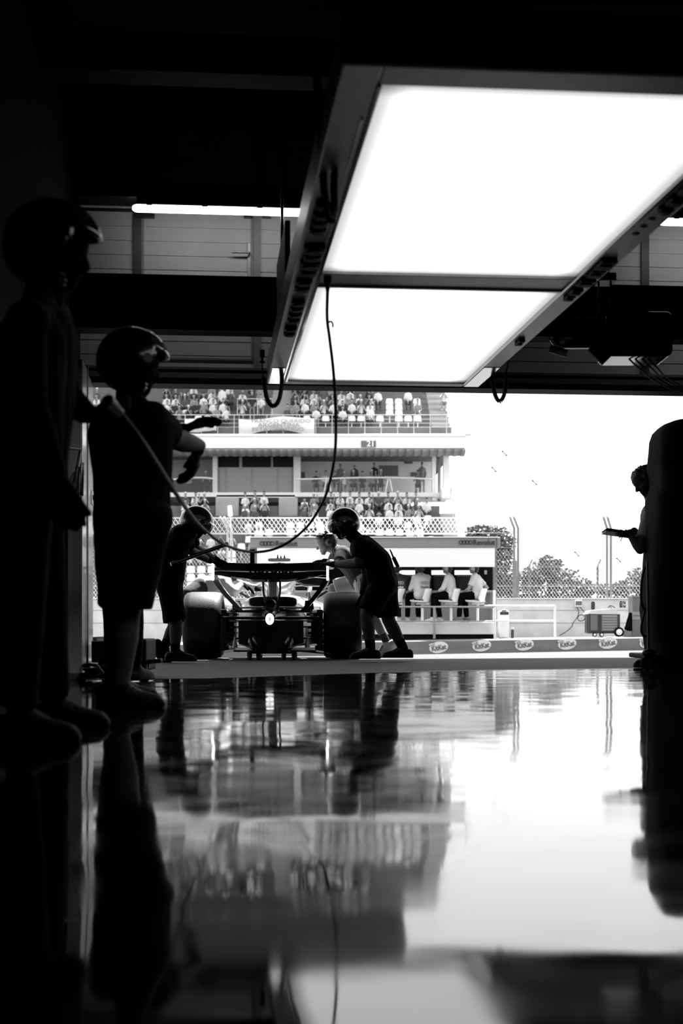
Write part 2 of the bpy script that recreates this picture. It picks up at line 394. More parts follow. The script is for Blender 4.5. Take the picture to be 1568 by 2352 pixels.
def human(name, label, J, top=None, bottom=None, long_legs=False, long_sleeve=False, glove=None, shoe=None, sock=None,
          head=True, hair=True, helm=None, voxel=.010, group=None, hands=True, sc=1., handopt=None, neckw=True, feet=True, skin=None, gs=1.08, gr=.0122, extra=(), topcol=None, wr=.006, ground=0.):
    """a posed person: one continuous body; hair, helmet and clothes are children.  J holds world-space joints"""
    base = (J['hpL']+J['hpR'])/2; base = Vector((base.x, base.y, ground))
    t = thing(name, label, 'person', base, 0, group)
    sm, pm = (J['shL']+J['shR'])/2, (J['hpL']+J['hpR'])/2
    sp = (pm-sm).normalized()
    def torso(g):
        o = [(J['shL'], J['shR'], .058+g, .058+g, 0)]
        if 'mid' in J: mid = J['mid']
        else: mid = lerp(sm, pm, .5)
        sx = (J['shR']-J['shL'])*.5; hx = (J['hpR']-J['hpL'])*.5
        for k in (-1, 1):
            a = sm+sx*k*.55+sp*.07; m = mid+(sx*.42+hx*.2)*k; b = pm+hx*k*.75-sp*.05
            o += [(a, m, .102*sc+g, .098*sc+g, 0), (m, b, .098*sc+g, .104*sc+g, 0)]
        o += [(sm+sp*.05, mid, .105*sc+g, .105*sc+g, 0), (mid, pm, .105*sc+g, .11*sc+g, 0), (J['hpL'], J['hpR'], .10*sc+g, .10*sc+g, 0)]
        o += [(J['shL'], lerp(sm, J['head'], .35), .05+g*.6, .05+g*.3, 0), (J['shR'], lerp(sm, J['head'], .35), .05+g*.6, .05+g*.3, 0)]
        return o
    body = torso(0)
    body += [(sm-sp*.02, J['head']-J.get('hu', V(0, 0, 1))*.03, .062, .056, 0)]
    hc = J['head']; f, u = J['hf'], J.get('hu', V(0, 0, 1))
    if head:
        hcaps, q = head_caps(hc, f, u, 1.); body += hcaps
    for s_ in ('L', 'R'):
        sh, el, wr_ = J['sh'+s_], J['el'+s_], J['wr'+s_]
        body += [(sh, el, .052*sc, .042*sc, 0), (el, lerp(el, wr_, .35), .042*sc, .043*sc, 0), (lerp(el, wr_, .35), wr_, .043*sc, .028*sc, 0)]
        if hands and not glove:
            ho = (handopt or {}).get(s_, {})
            d = ho.get('d', (wr_-el)); n = ho.get('n', V(0, 0, -1))
            body += hand(wr_, d, n, ho.get('side', 1), ho.get('curl', .35), .0098, 1.)
        hp, kn, an = J['hp'+s_], J['kn'+s_], J['an'+s_]
        cm = lerp(kn, an, .32)
        body += [(hp, kn, .088*sc, .058*sc, 0), (kn, cm, .056*sc, .059*sc, 0), (cm, an, .059*sc, .037*sc, 0)]
        td = J['td'+s_].normalized()
        if feet: body += [(an, an+td*.10-V(0, 0, .045), .036, .03, 0)]
    body += list(extra)
    bo = blob('body', body, [skin or K['skin'], K['hair']], t, voxel)
    cl = top or K['fabric']
    if top is not None:
        cp = torso(.016)
        for s_ in ('L', 'R'):
            sh, el, wr_ = J['sh'+s_], J['el'+s_], J['wr'+s_]
            if long_sleeve: cp += [(sh, el, .066*sc, .055*sc, 0), (el, lerp(el, wr_, .93), .055*sc, .041*sc, 0, 'b')]
            else: cp += [(sh, lerp(sh, el, .72), .07*sc, .066*sc, 0, 'b')]
        blob('shirt', cp, cl, t, voxel, wr=wr)
    if bottom is not None:
        cp = [(J['hpL'], J['hpR'], .116*sc, .116*sc, 0), (pm-sp*.14, pm, .112*sc, .118*sc, 0)]
        for s_ in ('L', 'R'):
            hp, kn, an = J['hp'+s_], J['kn'+s_], J['an'+s_]
            if long_legs: cp += [(hp, kn, .105*sc, .078*sc, 0), (kn, lerp(kn, an, .95), .078*sc, .062*sc, 0, 'b')]
            else: cp += [(hp, lerp(hp, kn, .92), .112*sc, .098*sc, 0, 'b')]
        blob('trousers' if long_legs else 'shorts', cp, bottom, t, voxel, wr=wr)
    if sock is not None:
        for s_ in ('L', 'R'):
            kn, an = J['kn'+s_], J['an'+s_]
            blob('sock', [(lerp(kn, an, .66), an, .047*sc, .042*sc, 0, 'a')], sock, t, voxel)
    if shoe is not None:
        for s_ in ('L', 'R'):
            an = J['an'+s_]; td = J['td'+s_].normalized(); gz = J.get('gz'+s_, an.z-.095); up = J.get('tu'+s_, V(0, 0, 1))
            so = an-up*.095
            cp = [(so-td*.055+up*.045, so+td*.05+up*.05, .046, .048, 0), (so+td*.05+up*.045, so+td*.165+up*.028, .047, .034, 0),
                  (an+up*.012, so+td*.03+up*.05, .05, .047, 0, 'a'), (so-td*.07+up*.018, so+td*.18+up*.016, .032, .03, 0),
                  (so+td*.02+up*.018, so+td*.13+up*.016, .05, .044, 0)]
            sh_ = blob('shoe', cp, shoe, t, voxel*.8, it=2, zmin=gz if up.z > .9 else None)
            lc = MB()
            for k in range(4):
                c0 = so+td*(.045+.022*k)+up*(.100-.012*k); rr = td.cross(up).normalized()
                lc.tube([c0-rr*.028, c0+up*.004, c0+rr*.028], .0035, 6)
            lc.build('laces', K['darkgrey'] if shoe is not K['darkrubber'] else K['darkrubber'], sh_, smooth=60)
    if glove is not None:
        for s_ in ('L', 'R'):
            ho = (handopt or {}).get(s_, {}); wr_, el = J['wr'+s_], J['el'+s_]
            d = ho.get('d', (wr_-el)); n = ho.get('n', V(0, 0, -1))
            dd = (wr_-el).normalized()
            cp = hand(wr_, d, n, ho.get('side', 1), ho.get('curl', .35), gr, gs)+[(wr_-dd*.045, wr_+Vector(d).normalized()*.02, .035, .031, 0, 'a')]
            blob('glove', cp, glove, t, min(voxel, .008), it=2)
    if head and hair and helm is None:
        fq = Vector(f).normalized(); uu = Vector(u); uu = (uu-fq*uu.dot(fq)).normalized(); rq = fq.cross(uu)
        qq = lambda a, b, c: hc+fq*a+uu*b+rq*c
        hcaps = [(qq(-.045, .045, 0), qq(.03, .065, 0), .083, .066, 0), (qq(-.06, .0, 0), qq(-.04, .04, 0), .068, .082, 0), (qq(.03, .08, -.03), qq(.03, .08, .03), .045, .045, 0),
                 (qq(-.062, -.05, -.02), qq(-.062, -.05, .02), .045, .045, 0), (qq(-.03, .0, -.06), qq(.005, .045, -.062), .028, .032, 0), (qq(-.03, .0, .06), qq(.005, .045, .062), .028, .032, 0)]
        for k in range(26):
            a = random.uniform(-.06, .06); b = random.uniform(-.05, .05); p = qq(a, .105, b); hcaps.append((p, p+fq*random.uniform(-.01, .03)+uu*random.uniform(.01, .028), .014, .008, 0))
        blob('hair', hcaps, K['hair'], t, min(voxel, .008), it=1, wr=.004, wscale=60)
    if helm is not None:
        blob('balaclava', [(a, b, ra+.007, rb+.007, 0) for a, b, ra, rb, mi in hcaps if mi == 0]+[(sm-sp*.02, J['head']-J.get('hu', V(0, 0, 1))*.03, .072, .066, 0)], K['fabric'], t, voxel)
        helmet(t, hc, f, u, **helm)
    return t

ORD = 'first second third fourth fifth sixth seventh eighth ninth tenth eleventh twelfth thirteenth fourteenth fifteenth sixteenth seventeenth eighteenth nineteenth twentieth'.split()
def ordinal(i):
    if i < 20: return ORD[i]
    t, u = divmod(i+1, 10)
    return {2: 'twent', 3: 'thirt', 4: 'fort', 5: 'fift', 6: 'sixt'}[t]+('ieth' if u == 0 else 'y-'+ORD[u-1])
# ------------------------------------------------------------------ the setting
def zg(Y):                                     # the pit lane falls away gently beyond the garage
    return 0.0 if Y < 15.5 else -.227*min(1., (Y-15.5)/16.5)

def on_floor(px, py): Y = F*CH/(py-HY); return Vector(((px-CX)*Y/F, Y, 0))

fl = mat('polished_floor', .010, .045, spec=.5, coat=0., ior=1.52)
nt = fl.node_tree; tc = nt.nodes.new('ShaderNodeTexCoord'); bs = nt.nodes['Principled BSDF']
n1 = nt.nodes.new('ShaderNodeTexNoise'); n1.inputs['Scale'].default_value = 1.7; n1.inputs['Detail'].default_value = 2.5; n1.inputs['Roughness'].default_value = .45
nt.links.new(tc.outputs['Object'], n1.inputs['Vector'])
bp = nt.nodes.new('ShaderNodeBump'); bp.inputs['Strength'].default_value = 1.; bp.inputs['Distance'].default_value = .0034
nt.links.new(n1.outputs['Fac'], bp.inputs['Height']); nt.links.new(bp.outputs[0], bs.inputs['Normal'])
n2 = nt.nodes.new('ShaderNodeTexNoise'); n2.inputs['Scale'].default_value = 4.; n2.inputs['Detail'].default_value = 6
nt.links.new(tc.outputs['Object'], n2.inputs['Vector'])
mr = nt.nodes.new('ShaderNodeMapRange'); mr.inputs['From Min'].default_value = .35; mr.inputs['From Max'].default_value = .7
mr.inputs['To Min'].default_value = .03; mr.inputs['To Max'].default_value = .085
nt.links.new(n2.outputs['Fac'], mr.inputs['Value']); nt.links.new(mr.outputs[0], bs.inputs['Roughness'])

edge = [on_floor(-700, 1566), on_floor(200, 1562), on_floor(480, 1558), on_floor(840, 1546), on_floor(1150, 1539), on_floor(1480, 1535), on_floor(1900, 1530)]
mb = MB()
n = len(edge)
vs_ = [V(-8, -5, 0), V(9, -5, 0)]+edge[::-1]
mb.add(vs_, [tuple(range(len(vs_)))])
tag(mb.build('floor', fl, origin=(0, 0, 0)), kind='structure', label='polished dark garage floor mirroring the pit lane')
asph = mat('asphalt', .036, .8, spec=.4, var=.3, vscale=5, bump=.5, bscale=60, bdist=.01)
mb = MB()
rows = [[Vector((e.x, e.y, 0)) for e in edge]]
rows[0][0].x = -30; rows[0][-1].x = 30
def KY(X): return 32+.14*(X-4)                # the pit wall kerb line and the heights of its foot and top
def KB(X): return -.40+.01535*(max(-12, min(12, X))+3.5)
def KT(X): return -.077+.0126*(max(-12, min(12, X))+3.5)
kx_ = [-30, -14, -6, 0, 6, 14, 30]
rows.append([Vector((lerp(e.x, x, .2), 15.5, 0)) for e, x in zip(rows[0], kx_)])
rows.append([Vector((x, KY(x)-.02, KB(x))) for x in kx_])
for Y in (37, 60, 150): rows.append([Vector((x*Y/25, Y, -.45)) for x in kx_])
mb.sheet(rows)
tag(mb.build('ground', asph, origin=(0, 0, 0)), kind='structure', label='asphalt pit lane running past the open garage')
# fine joint and kerb line between garage floor and apron
mb = MB(); mb.tube([e+V(0, 0, -.002) for e in edge], .006, 4)
tag(mb.build('trim_1', K['steel'], origin=(0, 0, 0)), kind='structure')

DV = 10.6
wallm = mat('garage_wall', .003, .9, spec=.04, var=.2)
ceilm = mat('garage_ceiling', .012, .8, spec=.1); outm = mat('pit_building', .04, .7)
def gbox(name, m, *b, **k):
    mb = MB(); mb.box(*b); return tag(mb.build(name, m, None, g=True, bevel=k.get('bevel', 0), origin=(0, 0, 0)), kind='structure', label=k.get('label'))
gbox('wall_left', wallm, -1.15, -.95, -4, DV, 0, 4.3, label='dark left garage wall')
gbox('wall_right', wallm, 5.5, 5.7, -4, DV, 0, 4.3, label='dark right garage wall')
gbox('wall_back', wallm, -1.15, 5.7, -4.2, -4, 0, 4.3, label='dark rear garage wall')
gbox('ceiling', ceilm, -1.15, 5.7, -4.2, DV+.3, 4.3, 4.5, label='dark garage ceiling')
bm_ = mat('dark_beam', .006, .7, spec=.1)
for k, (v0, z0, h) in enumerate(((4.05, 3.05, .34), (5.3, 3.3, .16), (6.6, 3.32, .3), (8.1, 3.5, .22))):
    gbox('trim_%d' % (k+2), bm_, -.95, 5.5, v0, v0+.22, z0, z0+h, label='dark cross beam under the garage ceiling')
gbox('wall_outer_front', outm, -14, -1.15, DV-.2, DV+.1, 0, 5)
gbox('wall_outer_side', outm, 5.7, 18, DV-.2, DV+.1, 0, 5)
# pit building terrace that overhangs the apron and shades it
mb = MB(); a, b = V(-26, 16.72-.3*26, 5.0), V(26, 16.72+.3*26, 5.0)
mb.loft([[V(-26, 10.4, 5), V(26, 10.4, 5), b, a], [V(-26, 10.4, 5.5), V(26, 10.4, 5.5), b+V(0, 0, .5), a+V(0, 0, .5)]])
tag(mb.build('roof', outm, origin=(0, 0, 0)), kind='structure', label='overhanging terrace of the pit building')

# rolled sectional door above the opening
doorm = mat('door_skin', .5, .5, var=.07, vscale=3, bump=.12, bscale=220, bdist=.002)
mb = MB(); z = 2.26; u0, u1 = -.95, 5.5
prof = []
while z < 4.28:
    prof += [(0, z), (0, z+.097), (.007, z+.099), (.007, z+.104)]; z += .105
rows = [[V(u0, DV+d, zz), V(u1, DV+d, zz)] for d, zz in prof]
mb.sheet(rows)
door = tag(mb.build('door_1', doorm, None, g=True, origin=(0, 0, 0)), kind='structure', label='raised ribbed sectional garage door above the opening')
mb = MB(); mb.box(u0, u1, DV-.02, DV+.05, 2.17, 2.275); mb.box(u0, u1, DV-.03, DV, 2.255, 2.262)
mb.build('bottom_rail', K['midgrey'], door, g=True)
mb = MB(); mb.box(u0, u1, DV-.16, DV+.06, 2.125, 2.17); mb.build('rubber_seal', K['black'], door, g=True)
def stile(px, wd, m=K['darkgrey']):
    a = PG(px, 700, DV); mb = MB(); mb.box(a.x-wd/2, a.x+wd/2, DV-.018, DV+.01, 2.27, 4.3); return mb.build('stile', m, door, g=True)
stile(315, .062); stile(590, .05, K['grey'])
for px in (1100, 1480): stile(px, .06)
a, b = PG(327, 0, DV), PG(580, 0, DV)
mb = MB()
for x0, x1, z0, z1 in ((a.x, a.x+.012, 2.33, 3.5), (b.x-.012, b.x, 2.33, 3.5), (a.x, b.x, 2.33, 2.345)): mb.box(x0, x1, DV-.012, DV+.01, z0, z1)
mb.build('wicket_frame', K['grey'], door, g=True)
hp = PG(572, 585, DV); k0, k1 = PG(572, 640, DV).z, PG(572, 558, DV).z
mb = MB(); mb.box(hp.x-.014, hp.x+.014, DV-.016, DV, k0, k1)
hd = mb.build('handle_plate', K['alu'], door, g=True, bevel=.006)
mb = MB(); mb.tube(spline([V(hp.x, DV, hp.z), V(hp.x, DV-.05, hp.z), V(hp.x-.02, DV-.06, hp.z), V(hp.x-.13, DV-.06, hp.z)], 6), .0085, 10); mb.build('handle', K['steel'], door, g=True, smooth=50)
zr = PG(500, 491, DV).z
mb = MB(); mb.tube([V(u0, DV-.03, zr), V(u1, DV-.03, zr)], .012, 8); mb.build('hinge_rod', K['darkmetal'], door, g=True, smooth=50)
for px in (325, 345, 570, 612):
    c = PG(px, 495, DV); mb = MB(); mb.box(c.x-.032, c.x+.032, DV-.045, DV, c.z-.025, c.z+.03)
    for dx in (-.02, .02): mb.cyl(V(c.x+dx, DV-.045, c.z-.015), V(c.x+dx, DV-.052, c.z-.015), .006, seg=8)
    mb.build('hinge', K['darkmetal'], door, g=True)

# ------------------------------------------------------------------ garage: beams, trays, lamps
def gthing(name, label, cat, u, v, z, group=None): return thing(name, label, cat, GM @ V(u, v, z), TH, group)
zb0, zb1 = PG(425, 757, 9.6).z, PG(425, 631, 9.6).z
t = gthing('overhead_fascia', 'wide black horizontal fascia crossing the garage in front of the raised door', 'fascia', 2.2, 9.6, zb0)
mb = MB(); mb.box(-.93, 5.48, 9.6, 9.66, zb0, zb1); mb.build('panel', K['black'], t, g=True, bevel=.004)
for z in (zb0, zb1-.03):
    mb = MB(); mb.box(-.93, 5.48, 9.66, 9.8, z, z+.03); mb.build('flange', K['black'], t, g=True)

TV = 10.05
zt0, zt1 = PG(450, 464, TV+.1).z, PG(450, 434, TV+.1).z
t = gthing('cable_tray', 'black cable tray with wire ladder side running above the left tube lamp', 'cable tray', 1.0, TV+.1, zt0)
mb = MB(); mb.box(-.93, 5.48, TV, TV+.25, zt0, zt0+.01); mb.box(-.93, 5.48, TV, TV+.01, zt0, zt1); mb.box(-.93, 5.48, TV+.24, TV+.25, zt0, zt1); mb.build('trough', K['black'], t, g=True)
mb = MB(); mb.tube([V(-.93, TV+.1, zt1+.032), V(5.48, TV+.1, zt1+.032)], .0028, 4)
u = -.9
while u < 5.4: mb.tube([V(u, TV+.1, zt1-.01), V(u, TV+.1, zt1+.032)], .0022, 4); u += .1
mb.build('wire_ladder', K['darkmetal'], t, g=True)
mb = MB(); mb.tube(spline([V(-.93, TV+.12, zt1+.05), V(-.5, TV+.12, zt1+.06), V(.0, TV+.12, zt1+.02), V(.6, TV+.12, zt1+.0), V(5.4, TV+.12, zt1-.01)], 8), .009, 6); mb.build('loose_cable', K['darkrubber'], t, g=True, smooth=60)

def tube_lamp(px, py, length, label, lean=0):
    a = PG(px, py, TV+.05)
    t = gthing('tube_lamp', label, 'tube lamp', a.x+length/2, TV+.05, a.z, 'bright tube lamps under the cable tray')
    r = .027
    rings = []
    for x, s_ in ((0, .45), (.012, .8), (.03, 1), (length-.03, 1), (length-.012, .8), (length, .45)):
        rings.append([V(a.x+x, TV+.05+r*1.35*s_*math.cos(k*math.pi/6), a.z+r*s_*math.sin(k*math.pi/6)) for k in range(12)])
    m = mat('tube_diffuser', .8, .4, emit=TUBE_L)
    mb = MB(); mb.loft(rings); mb.build('diffuser', m, t, g=True, smooth=40)
    mb = MB(); mb.box(a.x+.03, a.x+length-.03, TV+.015, TV+.085, a.z+r*.8, zt0); mb.build('housing', K['black'], t, g=True, bevel=.004)
    for k in range(4):
        x = a.x+.12+k*(length-.24)/3
        mb = MB(); mb.box(x-.02, x+.02, TV+.005, TV+.018, a.z+r*.4, a.z+r+.01); mb.build('clip', K['steel'], t, g=True)
tube_lamp(304, 478, 1.4, 'bright tube lamp left of the large overhead light panel')
tube_lamp(1512, 509, 1.4, 'bright tube lamp cut by the right edge of the photo')

# ------------------------------------------------------------------ the big light rig
RZ, RT = 2.13, 2.31
rig = gthing('light_rig', 'large overhead light rig with two glowing panels in an aluminium frame', 'light rig', 1.2, 7.4, RZ)
UL0, UL1, UR0, UR1, VN, VF = .415, .545, 1.857, 1.978, 4.44, 10.41
mb = MB(); mb.box(UL0, UL1, VN, VF, RZ, RT); mb.build('side_rail', K['alu'], rig, g=True, bevel=.006)
mb = MB(); mb.box(UR0, UR1, VN, VF, RZ, RT); mb.build('side_rail', K['alu'], rig, g=True, bevel=.006)
mb = MB(); mb.box(UL1, UR0, VN, 4.60, RZ, RT); mb.build('end_rail', K['alu'], rig, g=True, bevel=.006)
mb = MB(); mb.box(UL1, UR0, 10.29, VF, RZ, RT); mb.build('end_rail', K['alu'], rig, g=True, bevel=.006)
mb = MB(); mb.box(UL1, UR0, 7.12, 7.36, RZ+.004, RT); cb = mb.build('crossbar', K['alu'], rig, g=True, bevel=.004)
mb = MB()
for v0 in (7.095, 7.355): mb.box(UL1, UR0, v0, v0+.03, RZ-.004, RZ+.02)
mb.build('bright_edge', K['alu'], cb, g=True, bevel=.004)
mb = MB(); mb.box(UL0-.01, UR1+.01, VN-.03, VN, RZ-.004, RZ+.125); mb.build('end_fascia', K['black'], rig, g=True, bevel=.004)
mb = MB(); mb.box(UL0+.01, UR1-.01, VN+.02, VF-.02, RT-.012, RT+.02); mb.build('top_cover', K['darkgrey'], rig, g=True)
for u0_, u1_ in ((UL1, UL1+.012), (UR0-.012, UR0)):
    mb = MB(); mb.box(u0_, u1_, 4.60, 10.29, RZ-.006, RZ+.03); mb.build('inner_trim', K['blackgloss'], rig, g=True)
mb = MB(); mb.box(UL1-.024, UL1-.016, 4.9, 10.3, RZ-.008, RZ); mb.build('drip_strip', K['chrome'], rig, g=True)

def diffuser(v0, v1):
    m = bpy.data.materials.new('light_panel'); m.use_nodes = True; nt = m.node_tree; b = nt.nodes['Principled BSDF']
    b.inputs['Base Color'].default_value = (.7, .7, .7, 1); b.inputs['Roughness'].default_value = .5
    tc = nt.nodes.new('ShaderNodeTexCoord'); sp = nt.nodes.new('ShaderNodeSeparateXYZ'); nt.links.new(tc.outputs['Generated'], sp.inputs[0])
    prev = None
    for ax, ln in ((0, UR0-UL1), (1, v1-v0)):     # lamp tubes inside stop short of the box edge: the panel is a little dimmer there
        s1 = nt.nodes.new('ShaderNodeMath'); s1.operation = 'SUBTRACT'; nt.links.new(sp.outputs[ax], s1.inputs[0]); s1.inputs[1].default_value = .5
        s2 = nt.nodes.new('ShaderNodeMath'); s2.operation = 'ABSOLUTE'; nt.links.new(s1.outputs[0], s2.inputs[0])
        r = nt.nodes.new('ShaderNodeMapRange'); r.interpolation_type = 'SMOOTHSTEP'
        r.inputs['From Min'].default_value = .5; r.inputs['From Max'].default_value = .5-.13/ln; r.inputs['To Min'].default_value = .36; r.inputs['To Max'].default_value = 1
        nt.links.new(s2.outputs[0], r.inputs['Value'])
        if prev is None: prev = r
        else:
            mu = nt.nodes.new('ShaderNodeMath'); mu.operation = 'MULTIPLY'; nt.links.new(prev.outputs[0], mu.inputs[0]); nt.links.new(r.outputs[0], mu.inputs[1])
            m2 = nt.nodes.new('ShaderNodeMath'); m2.operation = 'MULTIPLY'; nt.links.new(mu.outputs[0], m2.inputs[0]); m2.inputs[1].default_value = PANEL_L
            nt.links.new(m2.outputs[0], b.inputs['Emission Strength'])
    b.inputs['Emission Color'].default_value = (1, 1, 1, 1)
    mb = MB(); mb.box(UL1+.012, UR0-.012, v0, v1, RZ+.012, RZ+.02); mb.build('light_panel', m, rig, g=True)
diffuser(4.62, 7.10); diffuser(7.385, 10.275)

def socket(u, py, su=.07, sv=.05, n=0):
    v = F*(RZ-CH)/(HY-py)
    mb = MB(); mb.box(u-su/2, u+su/2, v-sv/2, v+sv/2, RZ-.022, RZ); s = mb.build('socket', K['black'], rig, g=True, bevel=.006)
    mb = MB(); mb.cyl(V(u, v, RZ-.02), V(u, v, RZ-.030), min(su, sv)*.38, seg=14); mb.build('socket_cap', K['darkrubber'], s, g=True, smooth=40)
for py in (462, 485, 503, 520): socket(.475, py, .075, .075)
for py, su, sv in ((566, .10, .12), (583, .085, .10), (602, .10, .14), (618, .085, .10)): socket(.485, py, su, sv)
for py in (642, 656): socket(.478, py, .08, .085)
for py in (690, 703, 717, 730): socket(.478, py, .072, .085)
for py in (750, 761): socket(.475, py, .072, .08)
for py, su, sv in ((405, .06, .08), (430, .065, .09), (452, .06, .05), (585, .08, .16), (606, .07, .14), (628, .08, .12), (650, .06, .1), (664, .05, .1), (772, .04, .14)): socket(1.912, py, su, sv)
for py in (479, 497, 515):
    v = F*(RZ-CH)/(HY-py); mb = MB(); mb.cyl(V(1.905, v, RZ-.004), V(1.905, v, RZ), .016, seg=10); mb.build('screw_hole', K['black'], rig, g=True)
# small corner plates at the far end, bright
mb = MB(); mb.box(UL0+.012, UL1-.03, 9.75, 10.38, RZ-.004, RZ); mb.build('corner_plate', K['chrome'], rig, g=True)
mb = MB(); mb.box(UR0+.012, UR1-.004, 9.6, 10.38, RZ-.004, RZ); mb.build('corner_plate', K['chrome'], rig, g=True)
mb = MB(); mb.box(.415, .445, 7.9, 8.9, RT+.02, 2.62); mb.build('side_screen', K['black'], rig, g=True, bevel=.006)
# four hanger rods
for u in (.5, 1.9):
    for v in (5.0, 9.9):
        mb = MB(); mb.tube([V(u, v, RT), V(u, v, 4.3)], .012, 8); mb.build('hanger', K['darkmetal'], rig, g=True)

def plug(mb, a, b, r0=.011, r1=.017):
    mb.tube([a, lerp(a, b, .35), lerp(a, b, .4), b], [r0*.7, r0, r1, r1], 10)

# coiled cables and hoses hanging from the rig
Y = 10.2
t = thing('coiled_cable', 'black coiled cable looping from far left corner of the light rig', 'cable', P(628, 935, Y))
mb = MB(); plug(mb, P(654, 806, Y-.05), P(653, 772, Y-.05), .012, .022); mb.tube(spline([P(654, 806, Y-.05), P(653, 830, Y), P(650, 856, Y)]), .005, 6)
mb.build('connector', K['darkrubber'], t, smooth=50)
mb = MB(); mb.tube(coil([P(648, 856, Y), P(646, 890, Y), P(640, 920, Y), P(627, 933, Y), P(614, 918, Y), P(607, 885, Y), P(605, 866, Y)], .0125, .006, 46), .0055, 5); mb.build('coil', K['darkrubber'], t, smooth=70)
mb = MB(); mb.tube(spline([P(604, 864, Y), P(602, 845, Y), P(602, 830, Y)]), .005, 6); plug(mb, P(602, 830, Y), P(602, 804, Y), .010, .018); mb.box(P(597, 0, Y).x, P(608, 0, Y).x, Y-.02, Y+.02, P(0, 833, Y).z, P(0, 830, Y).z)
mb.build('plug', K['darkrubber'], t, smooth=50)
t = thing('coiled_cable', 'black coiled cable looping from far right corner of the light rig', 'cable', P(1147, 926, Y))
mb = MB(); plug(mb, P(1166, 815, Y), P(1169, 796, Y), .011, .018); mb.tube(spline([P(1166, 815, Y), P(1165, 840, Y), P(1162, 856, Y)]), .005, 6); mb.build('connector', K['darkrubber'], t, smooth=50)
mb = MB(); mb.tube(coil([P(1163, 856, Y), P(1162, 880, Y), P(1157, 908, Y), P(1147, 922, Y), P(1137, 908, Y), P(1131, 880, Y), P(1129, 862, Y)], .0115, .006, 42), .0055, 5); mb.build('coil', K['darkrubber'], t, smooth=70)
mb = MB(); mb.tube(spline([P(1129, 862, Y), P(1132, 840, Y), P(1136, 822, Y)]), .008, 6); mb.build('lead', K['darkrubber'], t, smooth=50)

t = thing('hanging_cable', 'thick black cable draped along the near left side of the light rig', 'cable', P(750, 510, 5.6))
mb = MB(); mb.tube(spline([P(728, 170, 5.2), P(738, 300, 5.4), P(742, 400, 5.55), P(750, 470, 5.6), P(760, 505, 5.6), P(768, 480, 5.6), P(768, 430, 5.55), P(768, 400, 5.5)], 8), .017, 10); mb.build('lead', K['darkrubber'], t, smooth=60)
mb = MB(); mb.tube([P(768, 405, 5.5), P(768, 375, 5.5), P(768, 372, 5.5), P(768, 332, 5.5)], [.012, .016, .022, .026], 12); mb.build('connector', K['darkrubber'], t, smooth=50)

hose = thing('air_hose', 'long black air hose hanging from the crossbar and sweeping left in a loop', 'hose', P(585, 1268, 6.4))
hp_ = [P(752, 668, 7.22), P(751, 730, 7.2), P(757, 780, 7.15), P(766, 860, 7.2), P(771, 960, 7.5), P(768, 1050, 8.0), P(752, 1125, 8.5), P(733, 1168, 8.8), P(700, 1215, 9.0), P(645, 1255, 9.1), P(585, 1268, 9.0),
       P(520, 1253, 8.4), P(465, 1213, 7.5), P(425, 1165, 6.4), P(395, 1120, 5.7), P(330, 1020, 5.1), P(285, 962, 4.95), P(262, 938, 4.9)]
mb = MB(); L = spline(hp_, 8); mb.tube(L, [.0085+.004*max(0, min(1, (i-100)/36)) for i in range(len(L))], 10); mb.build('lead', K['darkrubber'], hose, smooth=70)
mb = MB(); mb.tube([P(752, 670, 7.22), P(752, 655, 7.22), P(752, 650, 7.22), P(752, 632, 7.22)], [.009, .014, .02, .022], 12); mb.build('connector', K['darkrubber'], hose, smooth=50)
c = P(754, 742, 7.2)
mb = MB(); mb.tube(spline([c+V(-.006, 0, .0), c+V(.012, 0, .008), c+V(.022, 0, -.004), c+V(.022, 0, -.022)], 5), .005, 6); mb.build('hook', K['darkrubber'], hose, smooth=50)
mb = MB(); mb.tube([P(275, 950, 4.92), P(262, 938, 4.9), P(245, 921, 4.86)], [.019, .024, .027], 12); mb.build('coupling', K['greymetal'], hose, smooth=50)

# equipment pod with bracket on the right
Y = 9.0
t = thing('overhead_unit', 'dark rounded equipment unit hung from a bracket right of the light rig', 'equipment unit', P(1400, 838, Y), TH)
def rrect(cx, cy, w, h, r, n=6):
    o = []
    for sx, sy, a0 in ((1, 1, 0), (-1, 1, 90), (-1, -1, 180), (1, -1, 270)):
        for k in range(n+1): a = math.radians(a0+90*k/n); o.append((cx+sx*(w/2-r)+r*math.cos(a), cy+sy*(h/2-r)+r*math.sin(a)))
    return o
def prism_px(mb, x0, x1, y0, y1, Yn, dep, r):
    a, b = P(x0, y1, Yn), P(x1, y0, Yn)
    mb.prism(rrect((a.x+b.x)/2, (a.z+b.z)/2, b.x-a.x, b.z-a.z, r), (0, Yn, 0), (1, 0, 0), (0, 0, 1), (0, dep, 0))
mb = MB(); prism_px(mb, 1392, 1545, 715, 818, Y, .34, .04); mb.build('motor_housing', K['blackgloss'], t, bevel=.012, smooth=40)
mb = MB(); mb.lathe([(.001, 0), (.05, .0), (.085, .03), (.10, .09), (.10, .30), (.001, .30)], P(1262, 765, Y+.15), (1, 0, 0), 28); mb.build('drum', K['blackgloss'], t, smooth=40)
mb = MB(); c = P(1384, 803, Y-.02); h = .095
mb.prism([(-h, 0), (0, -h), (h, 0), (0, h)], c, (1, 0, 0), (0, 0, 1), (0, .03, 0)); mb.build('mounting_plate', K['black'], t)
mb = MB(); mb.bar(P(1374, 760, Y), P(1374, 640, Y), .012, .012, (0, 1, 0)); mb.bar(P(1402, 760, Y), P(1402, 640, Y), .012, .012, (0, 1, 0)); mb.build('hanger', K['greymetal'], t)
a = P(1372, 648, Y); b = P(1412, 630, Y)
mb = MB(); mb.box(a.x, b.x, Y-.05, Y+.12, a.z, b.z); hb = mb.build('clamp', K['alu'], t, bevel=.004)
